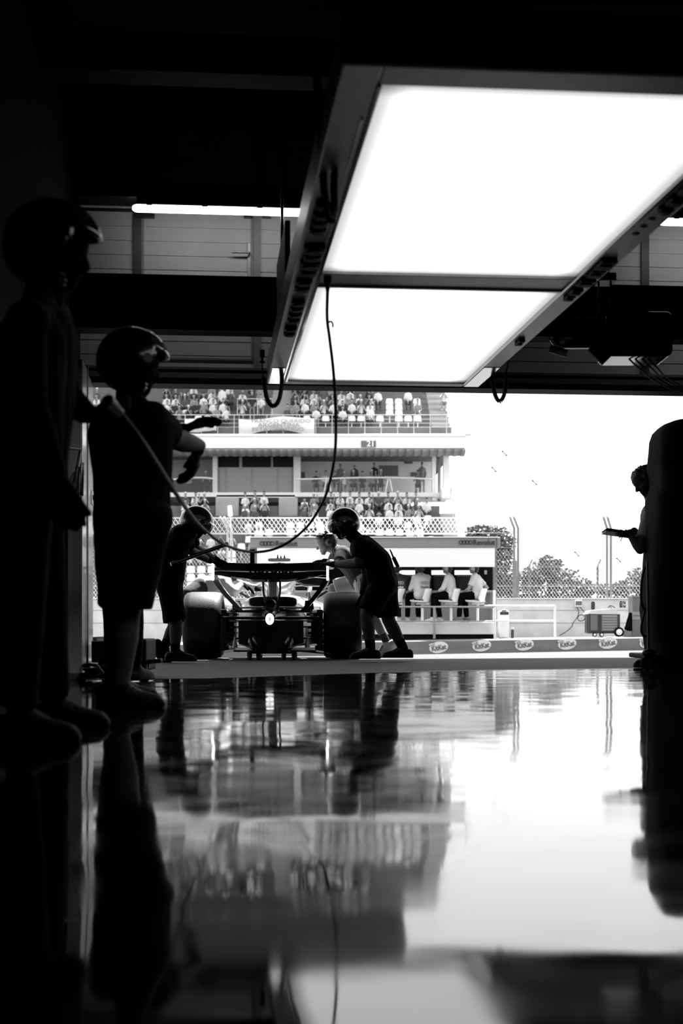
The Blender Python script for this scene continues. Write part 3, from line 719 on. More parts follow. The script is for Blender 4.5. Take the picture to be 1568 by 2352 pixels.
mb = MB(); mb.bar(P(1392, 630, Y+.05), P(1392, 300, Y+.05), .03, .03, (0, 1, 0)); mb.build('drop_rod', K['black'], t)
for a, b, w_, h in ((P(1262, 800, Y), P(1302, 812, Y), .006, .05), (P(1420, 808, Y), P(1456, 808, Y), .02, .03)):
    mb = MB(); mb.bar(a, b, w_, h, (0, 0, 1)); mb.build('bright_strip', K['alu'], t)
for k, (x0, x1) in enumerate(((1432, 1492), (1446, 1506), (1462, 1520), (1476, 1532))):
    mb = MB(); mb.tube(spline([P(x0, 806, Y+.1), P(x0+14, 826, Y+.1), P((x0+x1)/2+8, 848, Y+.2), P(x1, 868, Y+.4), P(x1+60, 900, Y+.7)], 8), .006, 6); mb.build('cable', K['darkrubber'], t, smooth=60)

# white glossy end panel of the left partition
wg = mat('partition_gloss', .8, .18, coat=.5)
t = gthing('partition_panel', 'tall pale glossy partition panel at the left side of the garage opening', 'partition', -.91, 10.1, 0)
mb = MB(); mb.box(-.945, -.855, 9.98, 10.58, .04, 2.14); mb.build('panel', wg, t, g=True, bevel=.006)
mb = MB(); mb.box(-.945, -.845, 9.60, 9.96, .04, 2.14); mb.build('panel', wg, t, g=True, bevel=.006)
mb = MB(); mb.box(-.945, -.838, 9.955, 9.985, .0, 2.16); mb.build('post', K['grey'], t, g=True)
mb = MB(); mb.box(-.945, -.82, 9.58, 10.6, 0, .05); mb.build('foot_rail', K['alu'], t, g=True, bevel=.006)
mb = MB(); mb.box(-.855, -.849, 10.40, 10.55, 1.24, 1.34); mb.build('label_plate', K['white'], t, g=True)
text('W', .05, GM @ V(-.847, 10.48, 1.29), K['print'], t, rz=TH+math.pi/2)

# pale cloth hanging by the partition
t = thing('hanging_cloth', 'pale draped cloth hanging beside the partition panel behind the nearest person', 'cloth', GM @ V(-.86, 9.35, .0))
rows = []
for i in range(13):
    k = i/12; px = lerp(150, 192, k); tp = lerp(1092, 1060, k)
    rows.append([P(px+(1-j/8)*lerp(14, 0, k), lerp(tp, lerp(1122, 1140, k), j/8), 9.35)+V(0, .02*math.sin(k*21+j*.3), 0) for j in range(9)])
mb = MB(); mb.sheet(rows); mb.build('fabric', K['whitefabric'], t, smooth=60, solid=.006)
a = P(182, 1045, 9.38); mb = MB(); mb.tube([P(176, 1080, 9.38), P(186, 1030, 9.38)], .012, 8); mb.tube([P(186, 1032, 9.38), GM @ V(-.95, 9.4, P(0, 1032, 9.38).z)], .012, 8); mb.build('hook', K['alu'], t, smooth=50)
# ------------------------------------------------------------------ the race car, seen from behind
CX0, CY0 = -.727, 15.2
car = thing('race_car', 'dark single-seater race car seen from behind with glowing rear light', 'race car', (CX0, CY0, 0))
def c(x, y, z): return V(CX0+x, CY0+y, z)

def tyre(name, x, y, r, wd, rim):
    h = wd/2
    prof = [(rim, -h*.86), (rim+.03, -h*.95), (r-.075, -h), (r-.035, -h*.97), (r-.012, -h*.86), (r-.002, -h*.62), (r, 0), (r-.002, h*.62), (r-.012, h*.86), (r-.035, h*.97), (r-.075, h), (rim+.03, h*.95), (rim, h*.86)]
    mb = MB(); mb.lathe(prof, c(x, y, r), (1, 0, 0), 72, closed=True); t = mb.build(name, K['rubber'], car, smooth=35)
    s = 1 if x > 0 else -1
    mb = MB(); mb.lathe([(rim+.002, -h*.8), (rim-.012, -h*.7), (rim-.02, 0), (rim-.012, h*.7), (rim+.002, h*.8)], c(x, y, r), (1, 0, 0), 48)
    mb.lathe([(rim-.01, s*h*.70), (rim*.6, s*h*.62), (.06, s*h*.66), (.05, s*h*.8), (.001, s*h*.8)], c(x, y, r), (1, 0, 0), 36)
    for k in range(10):
        a = 2*math.pi*k/10; d = V(0, math.cos(a), math.sin(a))
        mb.bar(c(x+s*h*.72, y, r)+d*.05, c(x+s*h*.72, y, r)+d*(rim-.01), .02, .03, (1, 0, 0))
    mb.build('rim', K['darkmetal'], t, smooth=40)
    return t
for s in (-1, 1):
    tyre('rear_tyre', .74*s, 0, .357, .41, .228)
    tyre('front_tyre', .79*s, 3.35, .35, .31, .228)

# rear wing: two cambered elements with a raised outer part
def dzx(x): return -.072*(1-max(0, min(1, (abs(x)-.17)/.38))**1.15)
def wing(name, sec, tw, mtl):
    xs = [-.575+1.15*i/40 for i in range(41)]
    rings = []
    for x in xs:
        k = dzx(x)*tw
        rings.append([c(x, y, z+k) for y, z in sec])
    mb = MB(); mb.loft(rings); return mb.build(name, mtl, car, smooth=40)
main = [(-.545, .915), (-.535, .902), (-.48, .887), (-.40, .893), (-.30, .90), (-.20, .915), (-.20, .93), (-.30, .925), (-.40, .918), (-.48, .917)]
flap = [(-.655, 1.0), (-.648, 1.004), (-.61, .965), (-.575, .935), (-.54, .924), (-.53, .917), (-.555, .917), (-.60, .925), (-.63, .95)]
flapo = wing('rear_wing_flap', flap, .18, K['blackgloss'])
maino = wing('rear_wing_main_plane', [(y, z-.012) for y, z in main], 1.0, K['blackgloss'])
face = [(-.66, 1.0), (-.64, .96), (-.615, .925), (-.592, .895), (-.57, .865), (-.55, .83)]
# lower lip closing the camber of the main plane towards the back, where the name is lettered
mb = MB(); rows = []
for i in range(41):
    x = -.575+1.15*i/40; k = dzx(x)
    rows.append([c(x, -.60, .915+.2*k), c(x, -.595, .905+.3*k), c(x, -.575, .885+k*.8), c(x, -.53, .875+k), c(x, -.525, .882+k), c(x, -.57, .893+k*.8), c(x, -.588, .910+.3*k)])
mb.loft(rows); mb.build('rear_wing_lower_element', K['blackgloss'], car, smooth=40)
lt = text('Revolut', .145, c(0, -.664, .935), K['printgrey'], car, 'lettering', bold=.0045, depth=.0015)
R = root_matrix(car)
for v in lt.data.vertices:
    zz = (R @ v.co).z
    v.co.y += np.interp(zz, [.86, .885, .905, .915, .925, .95, 1.0], [.085, .088, .064, .06, .062, .032, .008])
for s in (-1, 1):
    x = .585*s
    mb = MB(); mb.prism([(-.66, .99), (-.60, 1.02), (-.12, 1.0), (-.08, .93), (-.2, .84), (-.45, .80), (-.62, .81)], c(x-.006, 0, 0), (0, 1, 0), (0, 0, 1), (.012, 0, 0))
    ep = mb.build('rear_wing_endplate', K['carbon'], car, bevel=.003)
    led = mat('end_light', .9, .4, emit=LED_L)
    mb = MB(); mb.box(CX0+x-.012, CX0+x+.012, CY0-.675, CY0-.66, .815, 1.005); mb.build('end_light', led, ep, bevel=.005)
    # curved lower strip running inwards and down
    o_, i_ = [], []
    for k in range(13):
        t = k/12; xx = lerp(.585, .335, t**1.25)*s; zz = lerp(.83, .505, t)
        o_.append((xx+.012*s, zz)); i_.append((xx-.048*s, zz-.004))
    rings = [[c(o_[k][0], -.62+.25*k/12, o_[k][1]), c(i_[k][0], -.60+.25*k/12, i_[k][1]), c(i_[k][0], -.42+.2*k/12, i_[k][1]), c(o_[k][0], -.42+.2*k/12, o_[k][1])] for k in range(13)]
    mb = MB(); mb.loft(rings); mb.build('endplate_lower_strip', K['silver'] if s < 0 else K['carbon'], car, smooth=35)  # left strip in silver, its sunlight put into the colour
    # swan-neck pylons
    mb = MB(); mb.tube(spline([c(.088*s, -.42, .86), c(.088*s, -.40, .80), c(.085*s, -.36, .70), c(.065*s, -.34, .60), c(.055*s, -.30, .50)], 6), .011, 8); mb.build('wing_pylon', K['darkmetal'], car, smooth=50)

# exhaust, crash structure, rear light
mb = MB(); mb.lathe([(.044, .0), (.053, .0), (.054, .02), (.052, .45), (.044, .45)], c(0, -.74, .572), (0, 1, 0), 32, closed=True); mb.cyl(c(0, -.6, .572), c(0, -.58, .572), .045, seg=24)
mb.build('exhaust_pipe', K['darkmetal'], car, smooth=40)
def rr_ring(x, y, z, w_, h, r): return [c(x+a, y, z+b) for a, b in rrect(0, 0, w_, h, r, 4)]
mb = MB(); mb.loft([rr_ring(0, .1, .40, .26, .28, .05), rr_ring(0, -.3, .41, .19, .22, .05), rr_ring(0, -.70, .42, .125, .165, .045), rr_ring(0, -.75, .42, .115, .15, .045)]); crash = mb.build('crash_structure', K['carbon'], car, smooth=40)
mb = MB(); mb.loft([rr_ring(0, -.75, .415, .112, .158, .05), rr_ring(0, -.775, .415, .105, .15, .05)]); rl = mb.build('rear_light', K['blackgloss'], car, smooth=40)
mb = MB(); el = lambda a, b, y: [c(a*math.cos(k*math.pi/16), y, .42+b*math.sin(k*math.pi/16)) for k in range(32)]
mb.loft([el(.043, .058, -.777), el(.043, .058, -.786), el(.017, .028, -.788), el(.017, .028, -.777)], caps=False)
mb.build('light_ring', mat('rear_light_ring', .9, .4, emit=2.2), rl, smooth=50)
mb = MB(); mb.loft([el(.016, .027, -.778), el(.016, .027, -.783)]); mb.build('light_centre', mat('rear_light_centre', .6, .4, emit=.45), rl)

# bodywork
def body_ring(y, hw, z0, z1, p=2.6, n=28):
    o = []
    for k in range(n):
        a = 2*math.pi*k/n; ca, sa = math.cos(a), math.sin(a)
        o.append(c(hw*math.copysign(abs(ca)**(2/p), ca), y, (z0+z1)/2+(z1-z0)/2*math.copysign(abs(sa)**(2/p), sa)))
    return o
mb = MB(); mb.loft([body_ring(-.16, .255, .545, .66, 4), body_ring(.15, .27, .50, .675, 3.5), body_ring(.6, .40, .30, .70), body_ring(1.2, .60, .12, .68, 3), body_ring(1.9, .66, .10, .66, 3.2), body_ring(2.3, .60, .12, .66, 3), body_ring(2.5, .40, .14, .62)])
sp = mb.build('bodywork', K['silver'], car, smooth=50)
mb = MB(); mb.loft([body_ring(-.175, .243, .553, .648, 4.5), body_ring(-.162, .243, .553, .648, 4.5)]); mb.build('cooling_exit', K['black'], sp)  # black plate painted in for the shaded hollow of the exit
mb = MB(); mb.loft([body_ring(-.10, .06, .62, .80, 3), body_ring(.25, .13, .60, .88), body_ring(.9, .19, .58, 1.0), body_ring(1.45, .19, .6, 1.09), body_ring(1.6, .15, .62, 1.08)]); mb.build('engine_cover', K['silver'], car, smooth=50)
mb = MB(); mb.prism([(-.22, .655), (-.20, .84), (.5, 1.02), (.9, 1.04), (.9, .7)], c(-.048, 0, 0), (0, 1, 0), (0, 0, 1), (.096, 0, 0)); mb.build('spine', K['whitegloss'], car, bevel=.02)  # white colour paints in the sunlit highlight along the engine cover
mb = MB(); mb.loft([body_ring(1.4, .13, 1.10, 1.135, 5), body_ring(1.5, .13, 1.10, 1.135, 5)]); cp_ = mb.build('camera_pod', K['greymetal'], car, smooth=40)
mb = MB()
for x, h in ((-.02, .05), (.018, .04), (.06, .045)): mb.cyl(c(x, 1.45, 1.13), c(x, 1.45, 1.13+h), .012, .003, 10)
mb.build('antenna', K['black'], cp_, smooth=40)
mb = MB(); mb.bar(c(-.19, -.56, .99), c(-.19, -.56, 1.12), .045, .04, (0, 1, 0)); mb.obox(c(-.19, -.56, 1.125), V(.03, 0, 0), V(0, .03, 0), V(0, 0, .012)); mb.build('wing_clamp', K['black'], car, bevel=.004)
mb = MB(); mb.loft([body_ring(2.4, .36, .12, .66, 3), body_ring(3.2, .24, .18, .60, 3), body_ring(4.2, .13, .20, .44, 3), body_ring(4.6, .10, .16, .34, 3)]); mb.build('nose', K['silver'], car, smooth=50)
mb = MB(); mb.prism([(0, .12), (.02, .16), (.45, .12), (.45, .1)], c(-.9, 4.1, 0), (0, 1, 0), (0, 0, 1), (1.8, 0, 0)); mb.build('front_wing', K['carbon'], car)
mb = MB(); mb.tube(spline([c(-.33, 1.75, .72), c(-.34, 2.1, .82), c(-.24, 2.6, .87), c(0, 2.85, .86), c(.24, 2.6, .87), c(.34, 2.1, .82), c(.33, 1.75, .72)], 8), .03, 10); mb.tube([c(0, 2.85, .86), c(0, 2.95, .62)], .022, 8); mb.build('halo', K['carbon'], car, smooth=50)
for s in (-1, 1):
    mb = MB(); mb.sph(c(.60*s, 2.35, .80), (.09, .05, .04), 14, 8); mb.bar(c(.40*s, 2.35, .68), c(.58*s, 2.35, .79), .015, .03); mb.build('mirror', K['carbon'], car, smooth=60)
mb = MB(); mb.prism([(.19, .86), (.30, .80), (.56, .80), (.60, .89), (.42, .90)], c(0, .9, 0), (1, 0, 0), (0, 0, 1), (0, .35, 0)); mb.build('cockpit_side', K['carbon'], car, bevel=.02)
# floor, diffuser, beam wing
mb = MB(); mb.prism([(-.45, .3), (-.72, .7), (-.74, 2.6), (-.3, 3.0), (.3, 3.0), (.74, 2.6), (.72, .7), (.45, .3)], c(0, 0, .065), (1, 0, 0), (0, 1, 0), (0, 0, .02)); mb.build('floor_plate', K['carbon'], car)
mb = MB(); mb.prism([(-.335, .405), (.335, .405), (.335, .165), (.235, .135), (.16, .075), (-.16, .075), (-.235, .135), (-.335, .165)], c(0, -.55, 0), (1, 0, 0), (0, 0, 1), (0, .8, 0)); df = mb.build('diffuser', K['carbon'], car, bevel=.006)
for s in (-1, 1):
    for k, (x0, x1, z0, z1) in enumerate(((.15, .185, .16, .235), (.20, .22, .13, .225))):
        mb = MB(); mb.tube(spline([c(x0*s, -.565, z0), c((x0+.018)*s, -.57, (z0+z1)/2), c(x1*s, -.56, z1)], 5), [.006+.008*math.sin(math.pi*i/10) for i in range(11)], 8); mb.build('strake', K['silver'], df, smooth=60)
    mb = MB(); mb.prism([(.18*s, .12), (.235*s, .128), (.33*s, .165), (.335*s, .175), (.22*s, .142), (.18*s, .128)], c(0, -.60, 0), (1, 0, 0), (0, 0, 1), (0, .12, 0)); mb.build('diffuser_lip', K['silver'], df)
    mb = MB(); mb.bar(c(.02*s, -.45, .372), c(.34*s, -.45, .335), .01, .006); mb.build('edge_strip', K['alu'], df)
mb = MB(); mb.box(CX0-.50, CX0+.50, CY0-.52, CY0-.34, .418, .448); mb.build('beam_wing', K['carbon'], car, bevel=.008)
for s in (-1, 1):
    mb = MB(); mb.prism([(.12, .405), (.20, .41), (.43, .408), (.43, .398), (.27, .392)], c(0, -.5, 0), (s, 0, 0), (0, 0, 1), (0, .02, 0)); mb.build('beam_wing_edge', K['alu'], car)
    mb = MB(); mb.bar(c(.425*s, -.46, .41), c(.415*s, -.46, .475), .035, .03, (0, 1, 0)); mb.build('beam_wing_fence', K['whitegloss'], car)
    mb = MB(); mb.bar(c(.075*s, -.4, .545), c(.33*s, -.36, .538), .05, .018); mb.build('upper_crossbar', K['alu'], car, bevel=.005)
    mb = MB(); mb.bar(c(.08*s, -.38, .512), c(.40*s, -.3, .50), .05, .022); mb.build('lower_crossbar', K['carbon'], car, bevel=.005)
    for a, b in ((c(.10*s, .22, .50), c(.55*s, .0, .50)), (c(.10*s, -.15, .52), c(.55*s, .0, .50)), (c(.12*s, .3, .24), c(.55*s, 0, .2)), (c(.12*s, -.2, .24), c(.55*s, 0, .2)), (c(.1*s, .05, .34), c(.55*s, 0, .34))):
        mb = MB(); mb.bar(a, b, .05, .018); mb.build('suspension_arm', K['carbon'], car, bevel=.005)
    # brake duct with its stack of vanes
    mb = MB(); mb.lathe([(.001, 0), (.19, 0), (.2, .01), (.2, .09), (.19, .1), (.001, .1)], c(.455*s-.05, 0, .357), (1, 0, 0), 36); bd = mb.build('brake_drum', K['carbon'], car, smooth=40)
    for z, x0, x1, th in ((.47, .36, .53, .05), (.40, .365, .535, .05), (.335, .37, .535, .045), (.275, .375, .54, .04), (.235, .40, .54, .03), (.19, .42, .54, .05), (.12, .45, .54, .07)):
        mb = MB(); mb.prism([(x0*s, z-th*.3), (x0*s, z+th*.3), (x1*s, z+th*.5), (x1*s, z-th*.5)], c(0, -.36, 0), (1, 0, 0), (0, 0, 1), (0, .30, 0)); mb.build('duct_vane', K['carbon'], bd, bevel=.004)
    mb = MB(); mb.box(CX0+s*.50-.03, CX0+s*.50+.03, CY0-.37, CY0-.05, .10, .52); mb.build('duct_fence', K['carbon'], bd, bevel=.006)
    mb = MB(); mb.cyl(c(.375*s, -.5, .235), c(.375*s, -.5, .125), .008, .030, 12); mb.build('hanging_cone', K['greymetal'], car, smooth=40)
    # gear between body and wheel, dark box and upright pieces
    a, b = (-.435, -.33) if s < 0 else (.33, .44)
    mb = MB(); mb.prism([(a, .51), (a+.01, .62), (b-.02, .62), (b, .51)], c(0, -.1, 0), (1, 0, 0), (0, 0, 1), (0, .2, 0)); mb.build('upright_box', K['carbon'], car, bevel=.008)
    mb = MB(); mb.cyl(c(-.385*s if s < 0 else .385, -.05, .62), c(-.385*s if s < 0 else .385, -.05, .71), .022, .018, 14); mb.build('damper_top', K['chrome'], car, smooth=40)

# dolly with casters under the rear of the car
t = thing('car_dolly', 'low black wheeled dolly carrying the rear end of the race car', 'dolly', c(0, -.55, 0))
mb = MB(); mb.box(CX0-.22, CX0+.24, CY0-.66, CY0-.56, .066, .09); mb.box(CX0-.17, CX0-.11, CY0-.66, CY0+.2, .07, .09); mb.box(CX0+.11, CX0+.17, CY0-.66, CY0+.2, .07, .09); mb.build('frame', K['black'], t, bevel=.006)
for x, ang in ((-.215, .3), (-.115, -.35), (.135, .25), (.245, -.3)):
    mb = MB(); d = V(math.cos(ang), math.sin(ang), 0); o = c(x, -.62, .052)
    mb.lathe([(.01, -.014), (.045, -.016), (.052, -.008), (.052, .008), (.045, .016), (.01, .014)], o, d, 24, closed=True); wl = mb.build('caster', K['darkrubber'], t, smooth=40)
    mb = MB(); mb.bar(o+d*.022, o+d*.022+V(0, .0, .04), .02, .005, d); mb.bar(o-d*.022, o-d*.022+V(0, 0, .04), .02, .005, d); mb.bar(o+d*.024+V(0, 0, .04), o-d*.024+V(0, 0, .04), .03, .006); mb.build('fork', K['steel'], wl)
mb = MB(); mb.tube([c(.20, -.6, .10), c(.55, -.62, .07), c(.62, -.62, .065)], .008, 8); mb.build('tow_bar', K['darkmetal'], t, smooth=50)
# ------------------------------------------------------------------ people in and around the garage
BF, BR = K['fabric'], K['darkrubber']
G_ = K['fabric']

# right-hand pusher, bent over the wing end
Y = 14.0
J = dict(head=P(789, 1207, Y), hf=V(-.90, .05, -.40), hu=V(-.4, 0, .9),
         shL=P(829, 1252, Y-.17), shR=P(828, 1248, Y+.17), mid=P(866, 1288, Y),
         hpL=P(880, 1342, Y-.12), hpR=P(884, 1341, Y+.12),
         elL=P(822, 1294, Y-.20), wrL=P(768, 1297, Y+.10), elR=P(842, 1322, Y+.30), wrR=P(833, 1358, Y+.42),
         knL=P(842, 1411, Y-.14), anL=P(851, 1491, Y-.12), knR=P(892, 1424, Y+.12), anR=P(926, 1489, Y+.10),
         tdL=V(-1, .1, 0), tdR=V(-1, .12, 0))
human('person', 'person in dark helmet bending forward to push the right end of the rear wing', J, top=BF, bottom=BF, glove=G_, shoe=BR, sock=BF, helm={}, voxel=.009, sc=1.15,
      handopt=dict(L=dict(d=V(-1, .5, .15), n=V(0, .3, -1), side=1), R=dict(d=V(-.2, .1, -1), n=V(-1, 0, 0), curl=.5)))
t = thing('radio', 'black handheld radio with stub antenna on the back of the bending pusher', 'radio', P(908, 1304, Y))
mb = MB(); a, b = P(914, 1303, Y), P(903, 1280, Y); mb.bar(a, b, .055, .034, (1, 0, 0)); mb.build('case', K['black'], t, bevel=.006)
mb = MB(); mb.tube([b, P(898, 1268, Y), P(895, 1262, Y)], [.009, .007, .005], 8); mb.build('antenna', K['darkrubber'], t, smooth=50)

# left-hand pusher
Y = 13.6
J = dict(head=P(451, 1204, Y), hf=V(.82, .1, -.55), hu=V(.55, 0, .83),
         shL=P(413, 1224, Y-.16), shR=P(425, 1222, Y+.18), mid=P(398, 1278, Y), hpL=P(386, 1340, Y-.12), hpR=P(392, 1338, Y+.12),
         elL=P(440, 1266, Y+.12), wrL=P(479, 1287, Y+.42), elR=P(452, 1262, Y+.35), wrR=P(494, 1284, Y+.62),
         knL=P(404, 1433, Y-.1), anL=P(402, 1496, Y-.12), knR=P(400, 1438, Y+.15), anR=P(378, 1484, Y+.1), tdL=V(1, .05, 0), tdR=V(.45, .1, -.85), tuR=V(.85, 0, .45))
human('person', 'person in dark helmet leaning right over the left rear tyre, arm stretched to wing', J, top=BF, bottom=BF, glove=G_, shoe=BR, sock=BF, helm={}, voxel=.009, sc=1.06,
      handopt=dict(L=dict(d=V(1, .7, -.25), n=V(0, .2, -1)), R=dict(d=V(1, .5, -.3), n=V(0, .2, -1))))
Y = 13.3
t = thing('rod', 'dark round rod slanting up to the right beside the left pusher', 'rod', P(460, 1270, Y))
a, b = P(392, 1296, Y-.1), P(523, 1249, Y+.1)
mb = MB(); mb.tube([a, b], .019, 16); mb.build('tube', K['carbon'], t, smooth=40)
d = (b-a).normalized(); mb = MB(); mb.lathe([(.021, -.06), (.021, 0), (.012, .002), (.011, -.02), (.0005, -.02)], b, d, 20); mb.build('end_cap', K['alu'], t, smooth=40)

# bare-headed person working over the car from the right
Y = 15.75
J = dict(head=P(749, 1248, Y), hf=V(-.93, .0, -.34), hu=V(-.3, 0, .95),
         shL=P(786, 1270, Y-.16), shR=P(774, 1268, Y+.2), mid=P(808, 1300, Y), hpL=P(832, 1332, Y-.12), hpR=P(826, 1335, Y+.14),
         elL=P(778, 1297, Y-.28), wrL=P(748, 1289, Y-.12), elR=P(760, 1300, Y+.25), wrR=P(738, 1294, Y+.2),
         knL=P(852, 1404, Y-.12), anL=P(888, 1476, Y-.1), knR=P(764, 1352, Y+.15), anR=P(770, 1425, Y+.15), tdL=V(-.75, 0, -.62), tuL=V(-.6, 0, .78), tdR=V(-1, 0, 0))
human('person', 'bare-headed person in grey shirt leaning left over the car, seen in profile', J, top=mat('shirt_grey', .06, .9, spec=.15), bottom=K['offwhite'], skin=K['skin_lit'], glove=G_, shoe=K['whitefabric'], sock=K['darkfabric'], voxel=.008, sc=1.0,
      handopt=dict(L=dict(d=V(-1, 0, -.05), n=V(0, .2, -1)), R=dict(d=V(-1, 0, -.1), n=V(0, 0, -1))))
# crouched person beyond the left rear tyre
Y = 16.4
J = dict(head=P(527, 1318, Y+.15), hf=V(.7, .3, -.7), hu=V(.6, 0, .8),
         shL=P(512, 1338, Y-.15), shR=P(522, 1330, Y+.2), mid=P(495, 1345, Y), hpL=P(462, 1352, Y-.13), hpR=P(466, 1350, Y+.13),
         elL=P(537, 1360, Y-.22), wrL=P(556, 1342, Y-.1), elR=P(552, 1345, Y+.25), wrR=P(588, 1352, Y+.2),
         knL=P(430, 1366, Y-.3), anL=P(420, 1440, Y-.25), knR=P(446, 1400, Y+.15), anR=P(440, 1470, Y+.15), tdL=V(1, 0, 0), tdR=V(1, 0, 0))
human('person', 'person in dark trousers and pale shirt crouching beyond the left rear tyre', J, top=K['whitefabric'], bottom=K['darkfabric'], long_legs=True, long_sleeve=True, glove=G_, shoe=BR, voxel=.010, sc=1.08, hair=True,
      handopt=dict(L=dict(d=V(.8, 0, -.4), n=V(0, 0, -1)), R=dict(d=V(1, 0, -.2), n=V(0, 0, -1))))

# helmeted person with raised visor, standing mid-garage
J = dict(head=P(306, 842, 6.4), hf=V(.86, .34, -.22), hu=V(.2, .1, .97),
         shL=P(252, 962, 6.55), shR=P(346, 965, 6.24), mid=P(302, 1080, 6.4), hpL=P(283, 1190, 6.5), hpR=P(322, 1190, 6.3),
         elR=P(398, 1008, 6.50), wrR=P(457, 1024, 6.68), elL=P(345, 1050, 6.82), wrL=P(415, 990, 7.0),
         knL=P(282, 1404, 6.72), anL=P(268, 1566, 6.82), knR=P(286, 1408, 6.34), anR=P(272, 1577, 6.36), tdL=V(1, .2, 0), tdR=V(1, .06, 0))
human('person', 'helmeted person with raised visor and black shorts, hands out, standing left in the garage', J, top=BF, bottom=BF, glove=G_, shoe=BR, skin=mat('skin_lamplit', .08, .6, spec=.15), helm=dict(visor_up=True), voxel=.011, sc=1.24, gs=1.2, gr=.0165,  # skin painted paler for the rig light falling on the arms
      handopt=dict(R=dict(d=V(-.25, .15, -1), n=V(-1, 0, .2), curl=.4), L=dict(d=V(.9, .1, .42), n=V(.2, 0, -1), curl=.3)))

# nearest person, a dark silhouette at the left edge
J = dict(head=P(122, 580, 4.75), hf=V(.96, .12, -.22), hu=V(.22, 0, .97),
         shL=P(62, 742, 4.5), shR=P(118, 735, 4.95), mid=P(82, 930, 4.72), hpL=P(50, 1130, 4.56), hpR=P(72, 1125, 4.9),
         elL=P(70, 930, 4.42), wrL=P(132, 1105, 4.5), elR=P(150, 905, 5.02), wrR=P(208, 958, 4.95),
         knL=P(50, 1395, 4.55), anL=P(40, 1636, 4.55), knR=P(104, 1380, 5.05), anR=P(120, 1611, 5.18), tdL=V(1, -.1, 0), tdR=V(1, .05, 0))
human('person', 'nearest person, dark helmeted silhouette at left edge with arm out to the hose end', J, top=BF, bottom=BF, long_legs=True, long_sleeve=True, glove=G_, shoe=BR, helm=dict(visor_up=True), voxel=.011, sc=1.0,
      handopt=dict(R=dict(d=V(1, 0, .12), n=V(0, 0, 1), curl=.7), L=dict(d=V(.45, 0, -1), n=V(0, 1, 0), curl=.45)))

# person mostly hidden behind the helmeted one
J = dict(head=P(278, 1085, 9.2), hf=V(.5, .8, -.3), hu=V(.1, .2, .97), shL=P(240, 1142, 9.3), shR=P(318, 1140, 9.1), mid=P(276, 1210, 9.2), hpL=P(262, 1285, 9.25), hpR=P(300, 1285, 9.15),
         elL=P(232, 1215, 9.25), wrL=P(250, 1280, 9.05), elR=P(330, 1220, 9.2), wrR=P(325, 1280, 9.4), knL=P(262, 1400, 9.1), anL=P(262, 1530, 9.3), knR=P(302, 1400, 9.0), anR=P(306, 1530, 9.25), tdL=V(.3, 1, 0), tdR=V(.6, 1, 0))
human('person', 'dark-clad person almost hidden behind the helmeted one, only an arm showing', J, top=BF, bottom=BF, long_legs=True, glove=G_, shoe=BR, voxel=.013)

# person with clipboard beside the covered trolley
Y = 12.2
J = dict(head=P(1482, 1105, Y), hf=V(-.80, -.12, -.58), hu=V(-.55, 0, .83), shL=P(1497, 1172, Y-.17), shR=P(1507, 1168, Y+.18), mid=P(1512, 1240, Y), hpL=P(1514, 1310, Y-.12), hpR=P(1518, 1308, Y+.12),
         elL=P(1470, 1262, Y-.30), wrL=P(1448, 1231, Y-.22), elR=P(1486, 1252, Y+.25), wrR=P(1456, 1218, Y-.02), knL=P(1508, 1420, Y-.14), anL=P(1510, 1507, Y-.1), knR=P(1512, 1420, Y+.14), anR=P(1512, 1505, Y+.14), tdL=V(-1, 0, 0), tdR=V(-1, .1, 0))
human('person', 'bearded person looking down at a clipboard beside the covered trolley', J, top=K['greyfabric'], bottom=BF, long_legs=True, shoe=BR, voxel=.009,
      handopt=dict(L=dict(d=V(-1, .2, .12), n=V(0, .2, 1), curl=.3), R=dict(d=V(-1, -.2, -.15), n=V(0, 0, -1), curl=.55)))
t = thing('clipboard', 'dark clipboard with papers held out by the person at the right', 'clipboard', P(1427, 1226, Y-.12))
a, b = P(1386, 1219, Y-.15), P(1468, 1231, Y-.12); d = (b-a).normalized()
mb = MB(); mb.obox((a+b)/2, d*(b-a).length/2, V(0, .11, -.006), d.cross(V(0, 1, .0))*-.003); mb.build('board', K['black'], t)
mb = MB(); mb.obox((a+b)/2+V(0, 0, .009), d*(b-a).length*.47, V(0, .10, -.006), d.cross(V(0, 1, 0))*-.004); mb.build('papers', K['darkgrey'], t)
mb = MB(); mb.obox((a+b)/2-V(0, 0, .016), d*(b-a).length*.5, V(0, .10, -.006), d.cross(V(0, 1, 0))*-.003); mb.build('back_sheet', K['offwhite'], t)
t = tag(MB().tube([P(1424, 1244, Y-.25), P(1437, 1216, Y-.22)], [.003, .005], 8).build('pen', K['black'], smooth=50), 'black pen held over the clipboard at the right', 'pen')

# covered trolley on casters
Y = 11.4
t = thing('covered_trolley', 'tall trolley under a black cover standing at the right edge', 'trolley', P(1540, 1540, Y))
prof = [(1535, 1482), (1500, 1486), (1450, 1480), (1400, 1474), (1340, 1479), (1290, 1481), (1240, 1484), (1190, 1487), (1150, 1488), (1120, 1497), (1098, 1498), (1075, 1492), (1040, 1494), (1012, 1497), (995, 1503), (983, 1513), (976, 1530), (971, 1560), (968, 1600)]
rings = []; x1 = P(1740, 0, Y).x
for i, (py, px) in enumerate(prof):
    a = P(px, py, Y+.45); x0 = a.x; ins = 0 if py > 1000 else (1000-py)/32*.14
    r = []
    for k in range(40):
        an = 2*math.pi*k/40; ca, sa = math.cos(an), math.sin(an); q = lambda v: math.copysign(abs(v)**.45, v)
        hx = (x1-ins-x0)/2; p = V((x1-ins+x0)/2+hx*q(ca), Y+.38+(.38-ins*.6)*q(sa), a.z)
        nn = mnoise.noise(p*V(7, 7, 4).x)*.012
        r.append(p+V(nn*ca, nn*sa, 0))
    rings.append(r)
